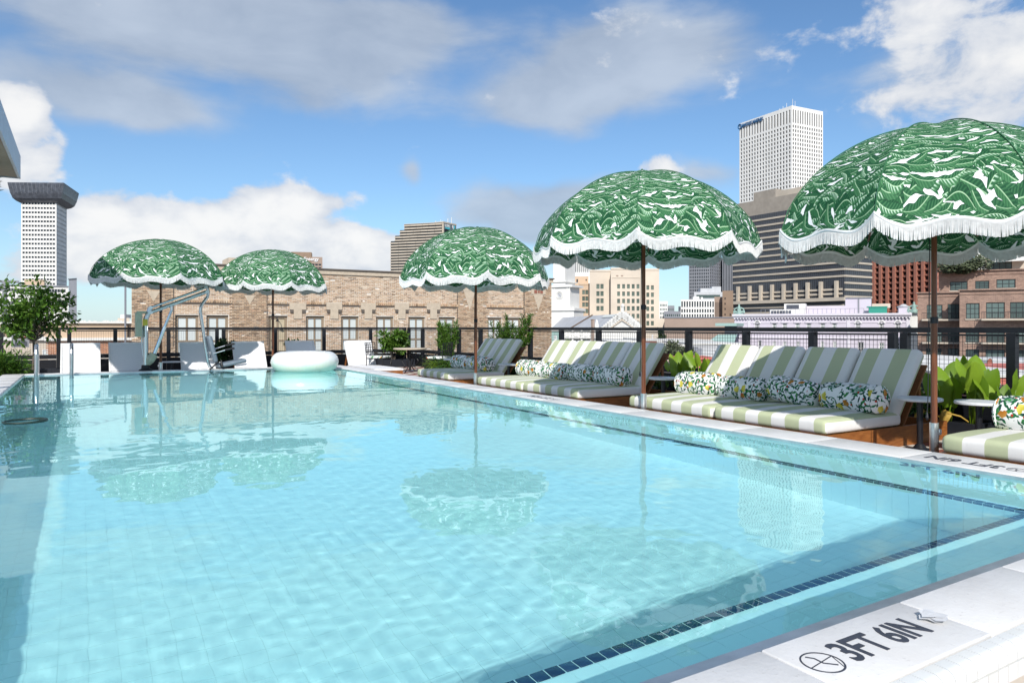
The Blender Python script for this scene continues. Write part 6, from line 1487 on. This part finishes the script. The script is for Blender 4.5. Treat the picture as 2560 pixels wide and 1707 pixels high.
def bush(name, lb, cat, base, size, n, leafm, L, W, seed, clumps=14, group=None, trunk=None, stems=5, flat=.9):
    """leafy plant: stems from the base to leaf clumps spread unevenly through the crown's volume"""
    rng = random.Random(seed); t = thing(name, lb, cat, base, group); b = Vector(base); sx, sy, sz, z0 = size
    cs = []
    for i in range(clumps):
        q = rvec(rng) * rng.random() ** .4; cs.append((b + Vector((q.x * sx, q.y * sy, z0 + sz + q.z * sz)), rng.uniform(.55, 1.1)))
    m = MB()
    top = b + Vector((0, 0, z0))
    if trunk:
        m.tube([b, b + Vector((trunk * .4, 0, z0 * .5)), top + Vector((0, 0, .1))], [trunk, trunk * .8, trunk * .6], 8)
    for i, (c, r) in enumerate(cs):
        if i < stems or trunk: m.tube([top if trunk else b + rvec(rng, 0) * .04, (top + c) / 2 + rvec(rng) * .04, c], [.012 if trunk else .008, .008, .003], 5)
    m.build('trunk' if trunk else 'stem', M['bark'], t)
    m = MB(); cr = (sx + sy + sz) / 3 * .42
    for i in range(n):
        c, r = cs[rng.randrange(len(cs))]; q = rvec(rng); q = Vector((q.x, q.y, q.z * flat)); p = c + q * cr * r * rng.random() ** .5
        d = (q + Vector((0, 0, rng.uniform(-.5, .25))) + rvec(rng) * .5); leafmesh(m, p, d, L * rng.uniform(.7, 1.2), W * rng.uniform(.8, 1.15), rvec(rng, 3), .2, .15)
    m.build('crown' if trunk else 'foliage', leafm, t, kind='stuff'); return t
# potted tree far left
planter(-1.15, 17.55, -.25, 18.05, .03, 'dark square planter holding the small tree at the far left', 'tree_planter')
bush('potted_tree', 'small leafy green tree in a dark planter at the far left', 'tree', (-.86, 17.8, .0), (.70, .62, .60, .60), 2300, M['leaf'], .115, .06, 21, 34, trunk=.035)
bush('feathery_shrub', 'low feathery green shrub at the left edge beside the pool corner', 'shrub', (-1.32, 16.98, DZ), (.40, .34, .30, .05), 2200, M['leaf'], .15, .026, 5, 22)
bush('round_shrub', 'dense round shrub behind the left iron chair', 'shrub', (7.55, 18.95, -.05), (.40, .36, .44, .12), 2400, M['leaf'], .12, .045, 9, 14)
bush('dark_shrub', 'dark glossy shrub behind the pool lift chair', 'shrub', (3.15, 18.95, -.05), (.28, .26, .32, .02), 1500, M['leafdark'], .09, .045, 13, 12)
bush('small_shrub', 'pale leafed shrub behind the lounger at the swim ring', 'shrub', (4.95, 19.0, -.05), (.32, .26, .32, .08), 900, M['leaf'], .12, .05, 17, 10)
def conifer(name, lb, base, H, spread, n, seed, leafm):
    rng = random.Random(seed); t = thing(name, lb, 'shrub', base); b = Vector(base); st = MB(); m = MB(); fol = []
    for k in range(n):
        a = rng.uniform(0, 6.28); r_ = rng.uniform(.2, 1) * spread; tip = b + Vector((math.cos(a) * r_, math.sin(a) * r_, H * rng.uniform(.55, 1.0))); mid = (b * .5 + tip * .5) + Vector((0, 0, .08)); st.tube([b, mid, tip], [.012, .008, .002], 5)
        for i in range(190):
            s_ = rng.uniform(.25, 1.02); p = b.lerp(mid, s_ * 2) if s_ < .5 else mid.lerp(tip, s_ * 2 - 1); d = rvec(rng) + (tip - mid).normalized() * .9
            leafmesh(m, p + rvec(rng) * .035, d, rng.uniform(.07, .12), .018, rvec(rng, 3), .1, .1)
    st.build('stem', M['bark'], t); m.build('foliage', leafm, t, kind='stuff')
conifer('conifer_shrub', 'slim upright conifer shrub behind the small table near the farthest daybed', (7.85, 16.1, -.1), 1.2, .32, 22, 31, M['leaf'])
conifer('conifer_shrub', 'taller spindly conifer shrub rising above the fence behind the farthest daybed', (7.85, 13.0, -.1), 1.26, .48, 20, 37, M['fern'])
def strappy(name, lb, base, n, L, W, seed, leafm, spread=.35):
    rng = random.Random(seed); t = thing(name, lb, 'plant', base); m = MB()
    for i in range(n):
        a = rng.uniform(0, 6.28); d = Vector((math.cos(a), math.sin(a), 0)); p = Vector(base) + d * rng.uniform(0, spread * .6); l = L * rng.uniform(.6, 1.1); rise = rng.uniform(.5, 1.0); prev = None; u = Vector((-d.y, d.x, 0))
        for s_ in np.linspace(0, 1, 6):
            c = p + d * (l * s_ * .75) + Vector((0, 0, l * (rise * s_ * 1.15 - .75 * s_ * s_))); w = W * math.sin(math.pi * (.12 + .86 * s_)); q = (tuple(c - u * w / 2), tuple(c + u * w / 2))
            if prev: m.quad(prev[0], prev[1], q[1], q[0])
            prev = q
    m.build('blades', leafm, t, kind='stuff')
for k, (x, y, n, L, sd, lb) in enumerate(((7.4, 14.7, 300, .75, 1, 'arching strap leaved clump left of the farthest daybed'), (7.6, 15.4, 260, .75, 2, 'arching strap leaved clump under the slim conifer shrub'), (7.6, 11.9, 340, .85, 3, 'dense strap leaved clump behind the backrests of the farthest daybed'), (7.6, 10.9, 320, .85, 4, 'strap leaved clump between the farthest and middle daybeds'), (7.7, 12.9, 240, .8, 6, 'strap leaved clump at the foot of the taller conifer shrub'))):
    strappy('strap_plant', lb, (x, y, -.12), n, L, .03, sd, M['fern'], .45)
strappy('yellow_fern', 'yellow green fern drooping beside the black pot', (7.25, 15.35, DZ + .15), 130, .5, .026, 9, M['leaflime'], .25)
# broad lime leaves, each leaf a part
def broad_leaf(m, base, stem_top, d, L, W, rng):
    m.tube([base, base.lerp(stem_top, .5) + Vector((0, 0, .03)), stem_top], [.009, .008, .006], 6)
    fa = math.atan2(-.75, -.66) + rng.gauss(0, .7); u = d.cross(Vector((math.cos(fa), math.sin(fa), .25))).normalized(); n = u.cross(d).normalized(); n = -n if n.dot(Vector((math.cos(fa), math.sin(fa), 0))) > 0 else n; rows = []
    prof = ((-.12, .55), (.02, .92), (.22, 1.0), (.45, .95), (.68, .76), (.86, .45), (1.0, .03)); tw = rng.uniform(-.3, .3)
    for s_, w in prof:
        c = stem_top + d * (L * s_) + n * (L * .16 * max(0, s_) ** 2); b = len(m.v); row = []
        for e in (-1, -.5, 0, .5, 1):
            ww = W / 2 * w * e; h = abs(e) ** 1.5 * W * .16 * w + .010 * math.sin(s_ * 22) * abs(e); m.v.append(tuple(c + u * ww + n * (h + tw * ww) - (d * (L * .10 * abs(e)) if s_ < 0 else Vector((0, 0, 0))))); row.append(b + len(row))
        rows.append(row)
    for a, b in zip(rows[:-1], rows[1:]):
        for i in range(4): m.f.append((a[i], a[i + 1], b[i + 1], b[i])); m.m.append(0)
def broad_plant(lb, base, n, H, L, W, seed, spread=.3, withered=0, group='broad leaved plants in the planters'):
    rng = random.Random(seed); t = thing('broad_leaf_plant', lb, 'plant', base, group); b = Vector(base)
    for i in range(n):
        a = rng.uniform(0, 6.28); r_ = rng.uniform(.2, 1) * spread; h = H * rng.uniform(.35, 1.0); top = b + Vector((math.cos(a) * r_, math.sin(a) * r_, h)); d = Vector((math.cos(a) * .35, math.sin(a) * .35, rng.uniform(.55, 1.0))).normalized(); k = rng.uniform(.75, 1.1)
        m = MB(); broad_leaf(m, b + Vector((math.cos(a), math.sin(a), 0)) * .04, top, d, L * k, W * k, rng); m.build('leaf', M['leaflime'], t, 2)
    for i in range(withered):
        a = rng.uniform(2, 5); top = b + Vector((math.cos(a) * .24, math.sin(a) * .24, .12)); m = MB(); broad_leaf(m, b, top, Vector((math.cos(a) * .4, math.sin(a) * .4, -.8)).normalized(), L * .42, W * .4, rng); m.build('leaf', M['yellowleaf'], t, 2, label='withered yellow leaf hanging down')
broad_plant('broad lime leaved plant just right of the last parasol pole', (7.78, 4.02, -.1), 9, .46, .27, .19, 41, .2, 2)
broad_plant('broad lime leaved plant with the tallest leaves, behind the right hand round table', (7.75, 3.74, -.1), 10, .52, .28, .20, 43, .2, 2)
broad_plant('broad lime leaved plant low behind the round tables', (7.75, 3.46, -.1), 8, .42, .26, .17, 47, .2, 1)
broad_plant('broad lime leaved plant beside the table between the daybed groups', (7.75, 7.85, -.1), 9, .52, .26, .17, 49, .2)
broad_plant('broad lime leaved plant at the left edge of the half sunlit backrest', (7.8, 7.48, -.1), 7, .46, .26, .17, 53, .2)
broad_plant('broad lime leaved plant showing between the middle daybed backrests', (7.85, 10.05, -.1), 6, .44, .24, .16, 57, .18)
for k, (x, y, n, lb) in enumerate(((7.75, 8.2, 420, 'small leafed trailing plant behind the table between the daybed groups'), (7.72, 4.4, 520, 'small leafed trailing plant behind the shaded daybed end'), (7.8, 5.0, 260, 'small leafed plant hidden behind the shaded backrests'))):
    bush('trailing_plant', lb, 'plant', (x, y, -.1), (.2, .34, .14, .02), n, M['leaf'], .05, .03, 61 + k, 12)
# tree and clutter beyond the fence
bush('street_tree', 'round leafy street tree below the fence rail between two parasol poles', 'tree', (*P(1692, 40), zat(940, 40)), (1.05, .8, .42, .9), 2600, M['leafolive'], .2, .09, 71, 26, trunk=.12)
bush('street_tree', 'small tree beyond the fence right of the brick warehouse', 'tree', (*P(1413, 55), zat(890, 55)), (.35, .3, .4, .4), 500, M['leafdark'], .2, .09, 73, 8, trunk=.08)
bush('street_tree', 'dark slim tree wedged beside the cream annex', 'tree', (*P(1654, 96), zat(880, 96)), (.45, .4, 1.1, .8), 700, M['leafdark'], .3, .14, 75, 10, trunk=.12)
# sign on the left fence
p = onY(51, YF - .06); t = thing('fence_sign', 'grey metal sign with small red lettering on the left fence', 'sign', (p[0], p[1], .4)); zc = zat(848, dep(*p))
MB().cbox((p[0], p[1], zc), .33, .012, .36).build('panel', M['greywall'], t)
me = text_mesh('OUT', .10, .004, 1.0, .004); me.materials.append(M['signred']); o = put('lettering', me, None, (p[0] + .01, p[1] - .01, zc + .05)); o.rotation_euler = (R(90), 0, 0); o.parent = t; o.matrix_parent_inverse = base_matrix(t).inverted()
m = MB(); [m.poly([(p[0] - .13 + .26 * a, p[1] - .0085, zc - .16 + .17 * b) for a, b in ((0, 0), (1, 0), (1, .55), (.72, .9), (.45, .45), (.15, .6))])]; m.build('printed_mark', M['hat'], t)
# ================================================================== ROOF CANOPY AND PAVILION AT THE LEFT
def canopy():
    c = onX(51.5, -.98); d = dep(*c); zt, zb = zat(391, d), zat(448, d); t = thing('roof_canopy', 'blue grey roof edge jutting in at the upper left with greenery below', 'canopy', (-1.6, c[1] - 2, zb)); y1 = c[1]
    MB().box((-1.02, y1 - 5.2, zb), (-.98, y1, zt)).build('fascia', M['canopywhite'], t); MB().box((-2.1, y1 - 5.2, zb + .02), (-1.02, y1 - .04, zb + .06)).build('soffit', M['soffit'], t); MB().box((-2.1, y1 - 5.2, zt - .06), (-1.02, y1 - .04, zt - .01)).build('roof', M['canopywhite'], t); MB().box((-2.1, y1 - .04, zb), (-1.02, y1, zt)).build('end_fascia', M['canopywhite'], t)
    for y in (y1 - .6, y1 - 4.6): MB().cbox((-2.0, y, (zb + DZ) / 2), .1, .1, zb - DZ).build('post', M['canopywhite'], t)
    bush('hanging_plant', 'dark green plant hanging under the roof canopy at the upper left', 'plant', (-1.55, y1 - 1.3, zb - .02), (.34, .5, -.2, -.05), 700, M['leafdark'], .14, .06, 81, 12)
canopy()
